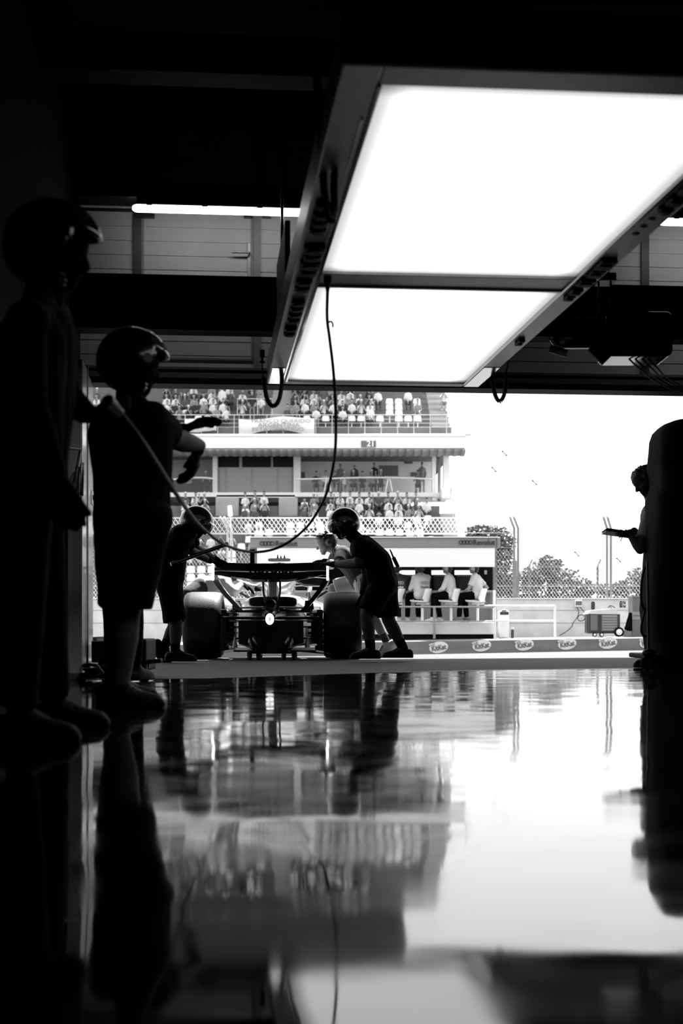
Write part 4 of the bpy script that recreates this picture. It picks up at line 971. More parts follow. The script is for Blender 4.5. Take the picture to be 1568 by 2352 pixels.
mb = MB(); mb.loft(rings); mb.build('cover', mat('black_cover', .003, .85, spec=.05, bump=.5, bscale=14, bdist=.02), t, smooth=60)
mb = MB(); a = P(1484, 1506, Y); mb.box(a.x, x1, Y+.04, Y+.7, .09, .13); mb.build('base', K['black'], t, bevel=.01)
for px, Yc in ((1485, Y+.02), (1506, Y+.05), (1690, Y+.05), (1500, Y+.66), (1690, Y+.66)):
    o = P(px, 0, Yc); o.z = .055
    mb = MB(); mb.lathe([(.01, -.018), (.045, -.02), (.055, -.01), (.055, .01), (.045, .02), (.01, .018)], o, (.25, 1, 0), 28, closed=True); wl = mb.build('caster', K['darkrubber'], t, smooth=40)
    mb = MB(); mb.bar(o+V(0, -.026, 0), o+V(.02, -.026, .06), .03, .006, (0, 1, 0)); mb.build('fork', K['darkmetal'], wl)
for pts in (((1482, 1300), (1474, 1330), (1472, 1375), (1478, 1398), (1486, 1400)), ((1483, 1395), (1474, 1430), (1473, 1452), (1482, 1462), (1490, 1450))):
    mb = MB(); mb.tube(spline([P(x, y, Y+.1) for x, y in pts], 6), .010, 8); mb.build('strap', K['darkrubber'], t, smooth=60)
a = P(1486, 1300, Y); mb = MB(); mb.tube([P(1486, 1290, Y+.02), P(1489, 1510, Y+.02)], .011, 10); mb.build('upright', K['darkmetal'], t, smooth=50)
mb = MB(); a = P(1478, 1498, Y-.05); mb.sph(P(1490, 1500, Y-.02), (.055, .06, .035), 16, 10); mb.build('foot_pad', K['darkrubber'], t, smooth=60)

# tool cart with tag behind the standing person, lever pad, cable bundle
Y = 9.75
t = thing('tool_cart', 'low black tool cart with a small white tag, beside the pale partition panel', 'tool cart', P(270, 1558, Y))
a = P(214, 1468, Y); b = P(336, 1468, Y)
mb = MB(); mb.box(a.x+.03, b.x, Y, Y+.5, .05, a.z); mb.build('body', K['black'], t, bevel=.012)
mb = MB(); mb.box(a.x-.01, a.x+.12, Y-.02, Y+.3, a.z-.16, a.z-.01); mb.build('side_box', K['black'], t, bevel=.008)
mb = MB(); mb.box(a.x, a.x+.13, Y-.03, Y+.3, a.z-.02, a.z+.015); td_ = mb.build('top_tray', K['midgrey'], t, bevel=.004)
mb = MB(); mb.box(a.x+.03, a.x+.085, Y-.034, Y-.03, a.z-.012, a.z+.008); mb.build('tag', K['white'], td_)
p0, p1 = P(330, 1521, Y+.1), P(372, 1517, Y+.1)
mb = MB(); mb.bar(p0, p1, .10, .03, (0, 0, 1)); mb.build('lever_pad', K['darkrubber'], t, bevel=.008)
mb = MB(); mb.bar(P(330, 1529, Y+.1), P(344, 1529, Y+.1), .03, .03); mb.build('lever_hinge', K['steel'], t)
for dx in (.08, .34):
    mb = MB(); mb.cyl(V(a.x+dx, Y+.04, .035), V(a.x+dx, Y+.08, .035), .035, seg=20); mb.build('caster', K['darkrubber'], t, smooth=40)
Y = 9.45
t = thing('cable_bundle', 'loose bundle of black cable on the floor by the partition panel', 'cable', P(222, 1562, Y))
pts = []
for k in range(70):
    a = k*.55; r = .07+.035*math.sin(k*1.7); pts.append(P(222, 0, Y)*V(1, 1, 0).x*0+V(P(222, 0, Y).x+r*math.cos(a)*1.1, Y+r*math.sin(a), .015+.09*abs(math.sin(k*.37))*(1-k/90)))
mb = MB(); mb.tube(spline(pts, 3), .011, 7); mb.build('coil', K['darkrubber'], t, smooth=60)
mb = MB(); c0 = P(229, 1541, Y-.1); mb.bar(c0+V(-.02, 0, .03), c0+V(.025, 0, -.03), .02, .03); mb.build('plug', K['alu'], t, bevel=.004)
# ------------------------------------------------------------------ pit wall: kerb, wall, fence
xs = [-22, -12, -6, -3, 0, 3, 6, 9, 12, 22]
mb = MB(); rings = [[V(x, KY(x), KB(x)-.1), V(x, KY(x), KT(x)-.02), V(x, KY(x)+.02, KT(x)), V(x, 35.6+.14*x*.2, KT(x)), V(x, 35.6+.14*x*.2, KB(x)-.1)] for x in xs]
mb.loft(rings); kerb = tag(mb.build('kerb', K['kerb'], origin=(0, 0, 0)), kind='structure', label='low painted kerb along the foot of the pit wall')
def kp(px, py, off=.0):                        # point on the kerb face
    d = (px-CX)/F; Yk = (32-.56)/(1-.14*d); return V(d*Yk, Yk-off, CH+(HY-py)*Yk/F)
ka = math.atan(.14); kx = V(math.cos(ka), math.sin(ka), 0); kn = V(math.sin(ka), -math.cos(ka), 0)
for i, (px, py) in enumerate(((1007, 1487), (1106, 1483), (1204, 1481), (1302, 1479), (1396, 1477), (1489, 1476))):
    o = kp(px, py)+kn*.004
    label = '%s oval logo from the left on the low kerb banner' % ORD[i]
    t = thing('kerb_logo', label, 'logo', o, 0, 'oval logos along the kerb')
    tl = .16; ex = kx*math.cos(tl)+V(0, 0, math.sin(tl)); ey = V(0, 0, math.cos(tl))-kx*math.sin(tl)
    pts = [(.215*math.cos(a), .128*math.sin(a)) for a in [2*math.pi*k/36 for k in range(36)]]
    mb = MB(); mb.prism(pts, o, ex, ey, kn*.004); mb.build('oval', K['white'], t)
    pts = [(.075*math.cos(a)-.15, .032*math.sin(a)+.088) for a in [2*math.pi*k/20 for k in range(20)]]
    mb = MB(); mb.prism(pts, o+kn*.004, ex, ey, kn*.003); mb.build('corner_badge', K['grey'], t)
    mb = MB(); mb.prism([(a*.88+-.15*.12, b*.80+.088*.2) for a, b in pts], o+kn*.006, ex, ey, kn*.003); mb.build('corner_badge_face', K['white'], t)
    text('KitKat', .155, o+kn*.010-V(0, 0, .008), K['midgrey'], t, 'lettering', rz=ka, ry=.16, bold=.004, depth=.002, squash=.82)
    text('Nestlé', .036, o+kn*.012-kx*.145+V(0, 0, .064), K['midgrey'], t, 'badge_lettering', rz=ka, ry=.16, depth=.001)

WY = 35.3
wz = P(0, 1376, WY).z
mb = MB(); mb.box(-24, 13, WY, WY+.3, -.5, wz)
wall = tag(mb.build('wall_pit', K['concrete'], origin=(0, 0, 0), bevel=.02), kind='structure', label='pale concrete pit wall carrying the debris fence')
mb = MB()
for py in (1402, 1431): z = P(0, py, WY).z; mb.box(-24, 13, WY-.004, WY, z-.006, z+.006)
mb.build('wall_joint', K['grey'], wall)
mb = MB(); mb.box(-24, 13, WY-.05, WY+.35, wz, wz+.03); mb.build('wall_coping', K['white'], wall)

fence = thing('debris_fence', 'tall wire debris fence with paired posts on the pit wall', 'fence', V(2, WY+.15, wz))
FY = WY+.15
posts = (85, 305, 527, 738, 965, 1185, 1398)
for i, px in enumerate(posts):
    for dx in (-4.5, 4.5):
        a = P(px+dx, 1375, FY); b = P(px+dx, 1214, FY); tp = P(px+dx-14, 1190, FY); tp.y -= .35
        mb = MB(); mb.box(a.x-.024, a.x+.024, FY-.04, FY+.04, wz+.02, b.z); mb.bar(b, tp, .045, .06, (0, 1, 0))
        mb.build('post', K['grey'] if i > 4 else K['offwhite'], fence, bevel=.004)  # left posts paler, with their sunlight put into the colour
    if px == 1185:
        mb = MB(); mb.box(P(1176, 0, FY).x, P(1186, 0, FY).x, FY-.06, FY-.03, wz, P(0, 1288, FY).z); mb.build('stiffener', K['grey'], fence)
xa, xb = P(60, 0, FY).x, P(1500, 0, FY).x
for py, r, dy in ((1192, .006, -.34), (1224, .005, -.01), (1258, .003, 0), (1302, .003, 0), (1346, .005, 0)):
    z = P(0, py, FY).z; mb = MB(); mb.tube([V(xa, FY+dy, z), V(xb, FY+dy, z)], r, 5); mb.build('line_wire', K['mesh'], fence)
x1_ = P(1072, 0, FY).x
zt_, zb_ = P(0, 1192, FY).z, P(0, 1226, FY).z
mb = MB()
for z, dy in ((zt_, -.34), (zb_, .0)): mb.box(xa, x1_, FY+dy-.015, FY+dy+.015, z-.016, z+.016)
mb.build('mesh_frame', K['offwhite'], fence)
def mesh_net(name, x0, x1, z0, z1, y0, y1, pitch, r):
    mb = MB(); H = z1-z0; run = H*.72
    n = int((x1-x0+run)/pitch)
    for k in range(n):
        for sgn in (1, -1):
            xa_ = x0-(run if sgn > 0 else 0)+k*pitch; xb_ = xa_+sgn*run
            ta, tb = 0., 1.
            lo, hi = (xa_, xb_) if xb_ > xa_ else (xb_, xa_)
            if hi <= x0 or lo >= x1: continue
            dx = xb_-xa_
            t0 = (x0-xa_)/dx; t1 = (x1-xa_)/dx
            if t0 > t1: t0, t1 = t1, t0
            ta, tb = max(0, t0), min(1, t1)
            if tb-ta < .02: continue
            p, q = V(xa_, y0, z0), V(xb_, y1, z1)
            mb.tube([lerp(p, q, ta), lerp(p, q, tb)], r, 3, caps=False)
    return mb.build(name, K['mesh'], fence)
mesh_net('wire_mesh', xa, x1_, zb_, zt_, FY, FY-.34, .108, .0085)
mesh_net('wire_mesh', xa, xb, wz+.03, P(0, 1262, FY).z, FY, FY, .085, .0032)

# far boundary fence
BY = 52.
t = thing('boundary_fence', 'low wire boundary fence beyond the track, seen past the pit wall at right', 'fence', P(1400, 1380, BY))
for px in (1215, 1372, 1500):
    a, b = P(px, 1400, BY), P(px, 1300, BY); mb = MB(); mb.box(a.x-.04, a.x+.04, BY-.04, BY+.04, a.z-1.2, b.z); mb.bar(b, b+V(.12, 0, .25), .05, .05); mb.build('post', K['midgrey'], t)
for py in (1300, 1312, 1324, 1342, 1355):
    z = P(0, py, BY).z; mb = MB(); mb.tube([V(P(1190, 0, BY).x, BY, z), V(P(1520, 0, BY).x, BY, z)], .009, 4); mb.build('line_wire', K['grey'], t)

for i, (pts, ins, lab) in enumerate(((((1010, 893), (1075, 958), (1150, 1034), (1226, 1107), (1300, 1176), (1425, 1292), (1645, 1502)), ((1158, 1041), (1227, 1108), (1420, 1286)), 'upper of two thin guy wires with insulators crossing the white sky'),
                                ((((945, 880), (1060, 1000), (1134, 1078), (1210, 1153), (1325, 1272), (1398, 1352), (1540, 1505))), ((1134, 1078), (1324, 1272), (1392, 1345)), 'lower of two thin guy wires with insulators crossing the white sky'))):
    Yw = 37.+i*.5
    t = thing('guy_wire', lab, 'wire', P(*pts[-1], Yw))
    mb = MB(); mb.tube([P(a, b, Yw) for a, b in pts], .0045, 4); mb.build('wire', K['grey'], t)
    for a, b in ins:
        p = P(a, b, Yw); d = (P(*pts[-1], Yw)-P(*pts[0], Yw)).normalized()
        mb = MB(); mb.lathe([(.006, -.10), (.03, -.07), (.012, -.04), (.012, .04), (.03, .07), (.006, .10)], p, d, 10); mb.build('insulator', K['darkgrey'], t, smooth=50)

# ------------------------------------------------------------------ pit wall stand
SY = 33.5
st = thing('pit_wall_stand', 'team pit wall stand with lettered grey canopy front and white awning panel', 'pit stand', V(P(860, 0, SY).x, SY+.8, KT(0)))
def pbox(mb, x0, x1, y0, y1, Ya, Yb):
    a, b = P(x0, y1, Ya), P(x1, y0, Ya); return mb.box(a.x, b.x, Ya, Yb, a.z, b.z)
mb = MB(); pbox(mb, 574, 1140, 1235, 1258.5, SY-.35, SY+2.0); can = mb.build('canopy', K['grey'], st, bevel=.02)
mb = MB(); pbox(mb, 1141, 1149, 1233.5, 1258, SY-.36, SY+2.0); mb.build('canopy_end', K['grey'], st, bevel=.02)
mb = MB(); pbox(mb, 574, 1142, 1232.5, 1235, SY-.38, SY+2.0); mb.build('canopy_roof', K['white'], st)
mb = MB(); pbox(mb, 590, 1136, 1258.5, 1302, SY-.33, SY-.28); mb.build('awning_panel', mat('awning_white', .88, .6), st)
for x0, x1, d in ((574, 590, .1), (1132, 1140, 1.2)):
    mb = MB(); pbox(mb, x0, x1, 1258.5, 1440, SY+d, SY+d+.12); mb.build('corner_post', K['grey'], st)
mb = MB(); pbox(mb, 588, 1138, 1300, 1358, SY+1.5, SY+1.55); mb.build('back_panel', K['black'], st)
for x0, x1 in ((605, 650), (660, 705), (840, 880), (916, 953), (991, 1026), (1044, 1086)):
    mb = MB(); pbox(mb, x0, x1, 1310, 1320, SY+1.40, SY+1.45); mb.build('glow_strip', mat('glow_strip', .8, .5, emit=1.3), st)  # glow added for the bright white strips under the canopy, no lamps there
for x0, x1 in ((600, 700), (835, 900), (907, 990), (995, 1040), (1048, 1090)):
    mb = MB(); pbox(mb, x0, x1, 1323, 1354, SY+1.35, SY+1.40); mb.build('monitor', K['screen'], st, bevel=.008)
mb = MB(); pbox(mb, 1112, 1118, 1310, 1319, SY+1.46, SY+1.49); mb.build('switch_box', K['offwhite'], st)
mb = MB(); pbox(mb, 588, 1138, 1356, 1361, SY+.9, SY+1.5); pbox(mb, 588, 1138, 1361, 1378, SY+1.2, SY+1.5); mb.build('counter', K['offwhite'], st, bevel=.01)
mb = MB(); pbox(mb, 588, 1138, 1378, 1432, SY+1.3, SY+1.4); mb.build('lower_panel', K['white'], st)
mb = MB(); pbox(mb, 590, 1136, 1429, 1457, SY-.3, SY+1.5); pf = mb.build('platform', K['offwhite'], st, bevel=.01)
mb = MB(); pbox(mb, 590, 1138, 1457, 1468, SY-.2, SY+1.4); mb.build('dark_gap', K['black'], st)  # black block painted in for the shaded gap under the platform
mb = MB(); pbox(mb, 1132, 1138, 1357, 1432, SY+.2, SY+1.3); mb.build('end_panel', K['white'], st)
def rings4(px0, px1, py, Yr, parent, m, rt):
    a, b = P(px0, py, Yr), P(px1, py, Yr); R_ = (b.x-a.x)/(2+3*1.42)
    for k in range(4):
        cc = a+V(R_+k*1.42*R_, 0, 0)
        mb = MB(); mb.lathe([(R_-rt, -.003), (R_, -.003), (R_, .003), (R_-rt, .003)], cc, (0, 1, 0), 28, closed=True); mb.build('logo_ring', m, parent)
rings4(596, 630, 1248, SY-.37, can, K['darkgrey'], .022); text('Revolut', .165, P(657, 1248.5, SY-.37), K['darkgrey'], can, bold=.004)
rings4(1053, 1085, 1245.5, SY-.37, can, K['darkgrey'], .022); text('Revolut', .165, P(1111, 1246, SY-.37), K['darkgrey'], can, bold=.004)

def railing(name, label, parts):
    t = thing(name, label, 'railing', P(parts[0][0], 1466, SY-.4))
    for x0, y0, x1, y1, r in parts:
        mb = MB(); mb.tube([P(x0, y0, SY-.4), P(x1, y1, SY-.4)], r, 10); mb.build('post' if abs(x0-x1) < 3 else 'rail', K['greymetal'] if x0 < 1060 else K['white'], t, smooth=50)
railing('handrail', 'grey tube handrail in front of the pit wall stand seats', ((880, 1394, 1138, 1394, .024), (997, 1394, 997, 1467, .03), (1136, 1394, 1136, 1467, .03), (880, 1427, 1136, 1427, .015)))
railing('handrail', 'white handrail on the kerb right of the pit wall stand', ((1112, 1391.5, 1274, 1391.5, .024), (1274, 1391, 1274, 1466, .03), (1140, 1426, 1272, 1426, .022)))

def stool(px, py, label, ang=math.radians(66)):
    a = P(px, 1384, SY+.15)
    t = thing('stool', label, 'stool', V(a.x, a.y, P(0, 1429, SY).z), 0, 'white shell stools on the pit wall stand')
    z = a.z; rows = []
    def RT_(p): q = Matrix.Rotation(ang, 3, 'Z') @ V(p.x, p.y, 0); return V(a.x+q.x, a.y+q.y, p.z)
    for i in range(9):
        u = -1+2*i/8; r = []
        for k in range(9):
            s_ = k/8
            if s_ < .5: y = lerp(.24, -.12, s_*2); zz = z+.03*u*u+.02*(1-s_*2)**2
            else: y = -.12-.12*math.sin((s_-.5)*math.pi*.5); zz = z+.36*(s_-.5)*2*.85+.02
            w_ = .21*(1-.35*max(0, s_-.6)); r.append(RT_(V(u*w_, y+.06*u*u*(1 if s_ > .5 else 0), zz)))
        rows.append(r)
    mb = MB(); mb.sheet(rows); mb.build('seat', K['seatw'], t, smooth=60, solid=.025)
    zf = P(0, 1429, SY).z
    mb = MB(); mb.cyl(V(a.x, a.y+.05, zf), V(a.x, a.y+.05, z), .035, seg=14); mb.lathe([(.001, .03), (.18, .02), (.2, 0), (.001, 0)], V(a.x, a.y+.05, zf), (0, 0, 1), 24); mb.build('pedestal', K['white'], t, smooth=40)
    mb = MB(); mb.bar(V(a.x-.15, a.y+.05, z-.03), V(a.x+.15, a.y+.05, z-.03), .2, .04); mb.build('seat_plate', K['offwhite'], t)
for px, lab in ((909, 'white shell stool, leftmost on the pit wall stand, by the bending pusher'), (970, 'white shell stool under the seated person with rings on the back'),
                (1036, 'white shell stool under the seated person with glasses and lanyard'), (1097, 'white shell stool under the rightmost seated person, hand on hip')):
    stool(px, 1384, lab)

def seated(label, px, f, top, bottom, shoe, lean=.1, arms=0, Y=SY+.15, headf=None, logo=None, hipy=1366, headset=True):
    f = V(*f).normalized(); r = f.cross(V(0, 0, 1))
    hip = P(px, hipy, Y)+V(0, .02, .0)
    sh = hip+V(0, 0, .41)+f*lean
    hf = V(*headf).normalized() if headf else f
    J = dict(hpL=hip-r*.10, hpR=hip+r*.10, shL=sh-r*.19, shR=sh+r*.19, head=sh+V(0, 0, .205)+f*.05, hf=hf, hu=V(0, 0, 1))
    kl = hip-r*.12+f*.40-V(0, 0, .03); kr = hip+r*.12+f*.37-V(0, 0, .05)
    J.update(knL=kl, knR=kr, anL=V(kl.x, kl.y, 0)+f*.0-r*.0, anR=V(kr.x, kr.y, 0)-f*.06)
    zf = P(0, 1429, SY).z
    J['anL'].z = J['anR'].z = zf+.10; J['anL'] += f*.03
    J['tdL'] = J['tdR'] = f
    J['elL'] = sh-r*.24+f*.10-V(0, 0, .27); J['wrL'] = hip-r*.14+f*.28+V(0, 0, .09)
    if arms == 1: J['elR'] = sh+r*.30-f*.20-V(0, 0, .24); J['wrR'] = hip+r*.20+f*.0+V(0, 0, .10)
    else: J['elR'] = sh+r*.24+f*.10-V(0, 0, .27); J['wrR'] = hip+r*.14+f*.28+V(0, 0, .09)
    t = human('person', label, J, top=top, bottom=bottom, long_legs=True, long_sleeve=(arms != 1), shoe=shoe, skin=K['skin_lit'], voxel=.014, sc=.98, group='crew seated on the pit wall stand')
    if headset:
        hc = J['head']; rq = hf.cross(V(0, 0, 1)).normalized()
        mb = MB(); mb.tube([hc+rq*.11*math.cos(a)+V(0, 0, .02+.125*math.sin(a)) for a in [math.pi*k/12 for k in range(13)]], .012, 8)
        for k in (-1, 1): mb.cyl(hc+rq*k*.075, hc+rq*k*.115, .045, .042, 16)
        mb.build('headset', K['offwhite'] if headset == 2 else K['darkgrey'], t, smooth=40)
    if logo:
        cc = sh+V(0, 0, -.13)-f*.155; az = math.atan2(f.y, f.x)-math.pi/2
        a = cc
        for k in range(4):
            mb = MB(); mb.lathe([(.030, -.003), (.037, -.003), (.037, .003), (.030, .003)], cc+r*(k-1.5)*.052, f, 20, closed=True); mb.build('logo_ring', logo, t)
        text('Revolut', .07, cc-V(0, 0, .10)-f*.004, logo, t, rz=az, bold=.002)
    return t
sh_ = K['whitefabric']
seated('person in dark grey shirt with rings on the back, seated leftmost, half behind the pusher', 913, (-.25, 1, 0), K['darkfabric'], K['fabric'], sh_, .05, logo=K['white'])
seated('seated person in white shirt with rings and lettering on the back', 968, (-.5, .86, 0), K['whitefabric'], K['fabric'], sh_, .02, headf=(-.1, 1, 0), logo=K['midgrey'])
seated('seated person in white shirt and headset leaning left, third from left on the stand', 1037, (-1, .28, 0), K['whitefabric'], K['fabric'], sh_, .06, headset=2)
seated('seated person in pale shirt with hand on hip, rightmost on the pit wall stand', 1098, (-.93, .35, 0), K['whitefabric'], K['fabric'], K['greyfabric'], .06, arms=1, headset=2)

# ------------------------------------------------------------------ things on the pit wall ledge
LY = 33.2
t = thing('drinks_cooler', 'white floor-standing cooler unit with dark display beside the pit wall stand', 'cooler', P(1157, 1466, LY))
mb = MB(); pbox(mb, 1146, 1169, 1402, 1466, LY, LY+.3); mb.build('body', K['seatw'], t, bevel=.03)
mb = MB(); pbox(mb, 1148, 1168, 1405, 1412, LY-.01, LY); mb.build('display', K['darkgrey'], t, bevel=.006)
mb = MB(); pbox(mb, 1152, 1163, 1400, 1406, LY-.02, LY+.02); mb.build('tap_cover', K['greymetal'], t, bevel=.01)
o = P(1176.5, 1466, LY)
t = thing('bottle', 'dark slim bottle standing right of the white cooler', 'bottle', o)
mb = MB(); mb.lathe([(.001, 0), (.034, 0), (.036, .01), (.036, .19), (.030, .205), (.001, .205)], o, (0, 0, 1), 20); mb.build('body', K['darkgrey'], t, smooth=40)
mb = MB(); mb.lathe([(.001, .205), (.036, .205), (.036, .25), (.03, .258), (.001, .258)], o, (0, 0, 1), 20); mb.build('cap', K['offwhite'], t, smooth=40)

GY = 33.3
t = thing('generator', 'dark portable generator on wheels with louvred front, on the ledge by the wall', 'generator', P(1390, 1463, GY))
a, b = P(1352, 1455, GY), P(1424, 1410, GY)
mb = MB(); mb.box(a.x, b.x, GY, GY+.6, a.z, b.z); mb.build('body', K['darkgrey'], t, bevel=.02)
mb = MB(); mb.prism([(P(1349, 0, GY).x, P(0, 1410, GY).z), (P(1356, 0, GY).x, P(0, 1402, GY).z), (P(1410, 0, GY).x, P(0, 1398, GY).z), (P(1420, 0, GY).x, P(0, 1408, GY).z), (P(1424, 0, GY).x, P(0, 1411, GY).z)], (0, GY-.01, 0), (1, 0, 0), (0, 0, 1), (0, .62, 0)); mb.build('top_cover', K['offwhite'], t)
mb = MB(); pbox(mb, 1381, 1418, 1412, 1450, GY-.02, GY); gr = mb.build('louvre_panel', K['midgrey'], t, bevel=.004)
for k in range(6):
    mb = MB(); c0 = P(1399.5, 1416+k*6, GY-.028); mb.obox(c0, V(.17, 0, 0), V(0, .008, .008), V(0, -.002, .015)); mb.build('louvre', K['grey'], gr)
mb = MB(); pbox(mb, 1356, 1372, 1412, 1448, GY-.015, GY); mb.build('control_panel', K['midgrey'], t)
for px, r in ((1421, .115), (1365, .05), (1381, .05)):
    o = P(px, 1463, GY-.06); o.z += r
    mb = MB(); mb.lathe([(.02, -.035), (r*.7, -.035), (r, -.03), (r, .03), (r*.7, .035), (.02, .035)], o, (0, 1, 0), 30, closed=True); w_ = mb.build('wheel', K['darkrubber'], t, smooth=35)
    mb = MB(); mb.lathe([(.001, -.045), (r*.35, -.042), (r*.62, -.036), (.001, -.03)], o, (0, 1, 0), 24); mb.build('hub_cap', K['white'], w_, smooth=40)
mb = MB(); mb.tube(spline([P(1349, 1412, GY), P(1349, 1440, GY), P(1350, 1455, GY)], 4), .012, 6); mb.tube([P(1404, 1399, GY+.2), P(1400, 1390, GY+.2)], .008, 6); mb.tube(spline([P(1396, 1396, GY+.2), P(1402, 1391, GY+.2), P(1412, 1396, GY+.2)], 4), .012, 6); mb.build('handle', K['darkmetal'], t, smooth=50)
t = thing('socket_box', 'wall socket box with two looped cables on the pit wall', 'socket box', P(1329, 1393, WY))
mb = MB(); pbox(mb, 1320, 1337, 1378, 1394, WY-.12, WY); mb.build('body', K['white'], t, bevel=.01)
mb = MB(); pbox(mb, 1322, 1336, 1381, 1390, WY-.13, WY-.12); mb.build('window', K['midgrey'], t)
for pts in (((1324, 1394), (1327, 1400), (1328, 1410), (1324, 1420), (1316, 1430), (1312, 1440), (1298, 1452), (1284, 1460)), ((1332, 1394), (1338, 1402), (1344, 1412), (1340, 1424), (1330, 1426), (1326, 1418), (1334, 1412), (1342, 1416), (1347, 1424))):
    mb = MB(); mb.tube(spline([P(x, y, WY-.15) for x, y in pts], 6), .009, 6); mb.build('cable', K['darkrubber'], t, smooth=50)
t = thing('wall_hatch', 'small dark rounded hatch set in the pit wall above the generator', 'hatch', P(1361, 1401, WY))
mb = MB(); a, b = P(1355, 1402, WY), P(1367, 1380, WY); mb.prism(rrect((a.x+b.x)/2, (a.z+b.z)/2, b.x-a.x, b.z-a.z, .05), (0, WY-.02, 0), (1, 0, 0), (0, 0, 1), (0, .02, 0)); mb.build('frame', K['white'], t)
mb = MB(); mb.prism(rrect((a.x+b.x)/2, (a.z+b.z)/2, b.x-a.x-.03, b.z-a.z-.03, .04), (0, WY-.024, 0), (1, 0, 0), (0, 0, 1), (0, .01, 0)); mb.build('door', K['darkgrey'], t)
t = thing('safety_sign', 'small black and white safety sign on the pit wall right of the generator', 'sign', P(1429, 1396, WY))
mb = MB(); pbox(mb, 1421, 1438, 1379, 1397, WY-.01, WY); mb.build('plate', K['white'], t)
mb = MB(); pbox(mb, 1422.5, 1429, 1380.5, 1395.5, WY-.013, WY-.01); pbox(mb, 1430.5, 1436.5, 1380.5, 1387, WY-.013, WY-.01); pbox(mb, 1430.5, 1436.5, 1389, 1395.5, WY-.013, WY-.01); mb.build('pictogram_field', K['black'], t)
mb = MB(); mb.cyl(P(1425.7, 1384, WY-.014), P(1425.7, 1384, WY-.017), .012, seg=12); mb.bar(P(1425.7, 1386, WY-.015), P(1425.7, 1393, WY-.015), .03, .004, (1, 0, 0)); mb.bar(P(1432, 1384, WY-.015), P(1435.5, 1382, WY-.015), .012, .004, (0, 1, 0)); mb.bar(P(1432, 1392, WY-.015), P(1435.5, 1391, WY-.015), .012, .004, (0, 1, 0)); mb.build('pictogram', K['white'], t)
t = thing('floor_cabinet', 'grey cabinet with a pale band across its front, beside the covered trolley', 'cabinet', P(1475, 1463, GY))
mb = MB(); pbox(mb, 1452, 1498, 1370, 1463, GY, GY+.5); mb.build('body', K['midgrey'], t, bevel=.012)
mb = MB(); pbox(mb, 1452, 1498, 1405, 1423, GY-.006, GY); pbox(mb, 1451.5, 1498.5, 1369, 1371, GY-.01, GY+.5); mb.build('band', K['grey'], t)
mb = MB(); pbox(mb, 1454, 1498, 1413.5, 1414.5, GY-.012, GY-.006); mb.build('joint', K['black'], t)
o = P(1444, 1445, GY+.1)
t = tag(blob('bag', [(o+V(0, 0, .04), o+V(.03, 0, .35), .10, .05, 0), (o+V(-.03, 0, .02), o+V(.06, 0, .02), .08, .08, 0)], K['fabric'], None, .015, wr=.01, loc=o-V(0, 0, .06)), 'black soft bag leaning between generator and cabinet', 'bag')
mb = MB(); pbox(mb, 1434, 1452, 1447, 1463, GY+.05, GY+.4); tag(mb.build('box', K['grey'], bevel=.01), 'low pale grey box under the black bag on the ledge', 'box')
o = P(530, 1183, WY+.1)
t = thing('beacon_lamp', 'white cylindrical beacon on a thin pole rising above the fence', 'beacon', P(531, 1376, WY+.1))
mb = MB(); mb.lathe([(.001, 0), (.055, 0), (.06, .02), (.055, .24), (.04, .27), (.001, .275)], P(529, 1186, WY+.1), (-.08, 0, 1), 20); mb.build('beacon', K['seatw'], t, smooth=40)
mb = MB(); mb.tube([P(531, 1376, WY+.1), P(529, 1186, WY+.1)], .02, 8); mb.build('pole', K['offwhite'], t, smooth=50)
# ------------------------------------------------------------------ grandstand across the track
GSY = 77.
gs = thing('grandstand', 'large concrete grandstand with two tiers facing the pit lane', 'grandstand', V(-6, GSY+5, -.4))
XL, XR = -24., P(1072, 0, GSY).x
def gz(py, Y=GSY): return P(0, py, Y).z
def gx(px, Y=GSY): return P(px, 0, Y).x
mb = MB(); mb.box(XL, XR, GSY, GSY+.35, gz(1003), gz(996)); mb.build('parapet_cap', K['white'], gs, bevel=.04)
mb = MB(); mb.prism([(GSY+.05, gz(1003)), (GSY, gz(1029)), (GSY+.3, gz(1030)), (GSY+.4, gz(1003))], (XL, 0, 0), (0, 1, 0), (0, 0, 1), (XR-.1-XL, 0, 0)); mb.build('fascia', K['white'], gs)
prof = []
for k in range(9):
    a = math.pi/2*k/8; prof.append((GSY+.1+1.1*(1-math.cos(a)), gz(1029)-.27*math.sin(a)))
rows = [[V(x, y, z) for y, z in prof] for x in (XL, XR-.15)]
mb = MB(); mb.sheet(rows); mb.build('soffit', K['stand'], gs, smooth=60, solid=.05)
x = XL
while x < XR-.2:
    mb = MB(); rings = [[V(x, y-.05, z-.06), V(x+.20, y-.05, z-.06), V(x+.20, y+.05, z+.02), V(x, y+.05, z+.02)] for y, z in prof]
    if x > gx(380): mb.loft(rings); mb.build('soffit_rib', K['stand'], gs)
    x += .43
mb = MB(); mb.box(XR-.1, XR+.25, GSY-.05, GSY+.3, gz(999), gz(996)); mb.bar(V(XR-.05, GSY+.1, gz(998)), V(XR-.05, GSY+.1, gz(950)), .04, .04, (0, 1, 0)); mb.build('end_bracket', K['offwhite'], gs)
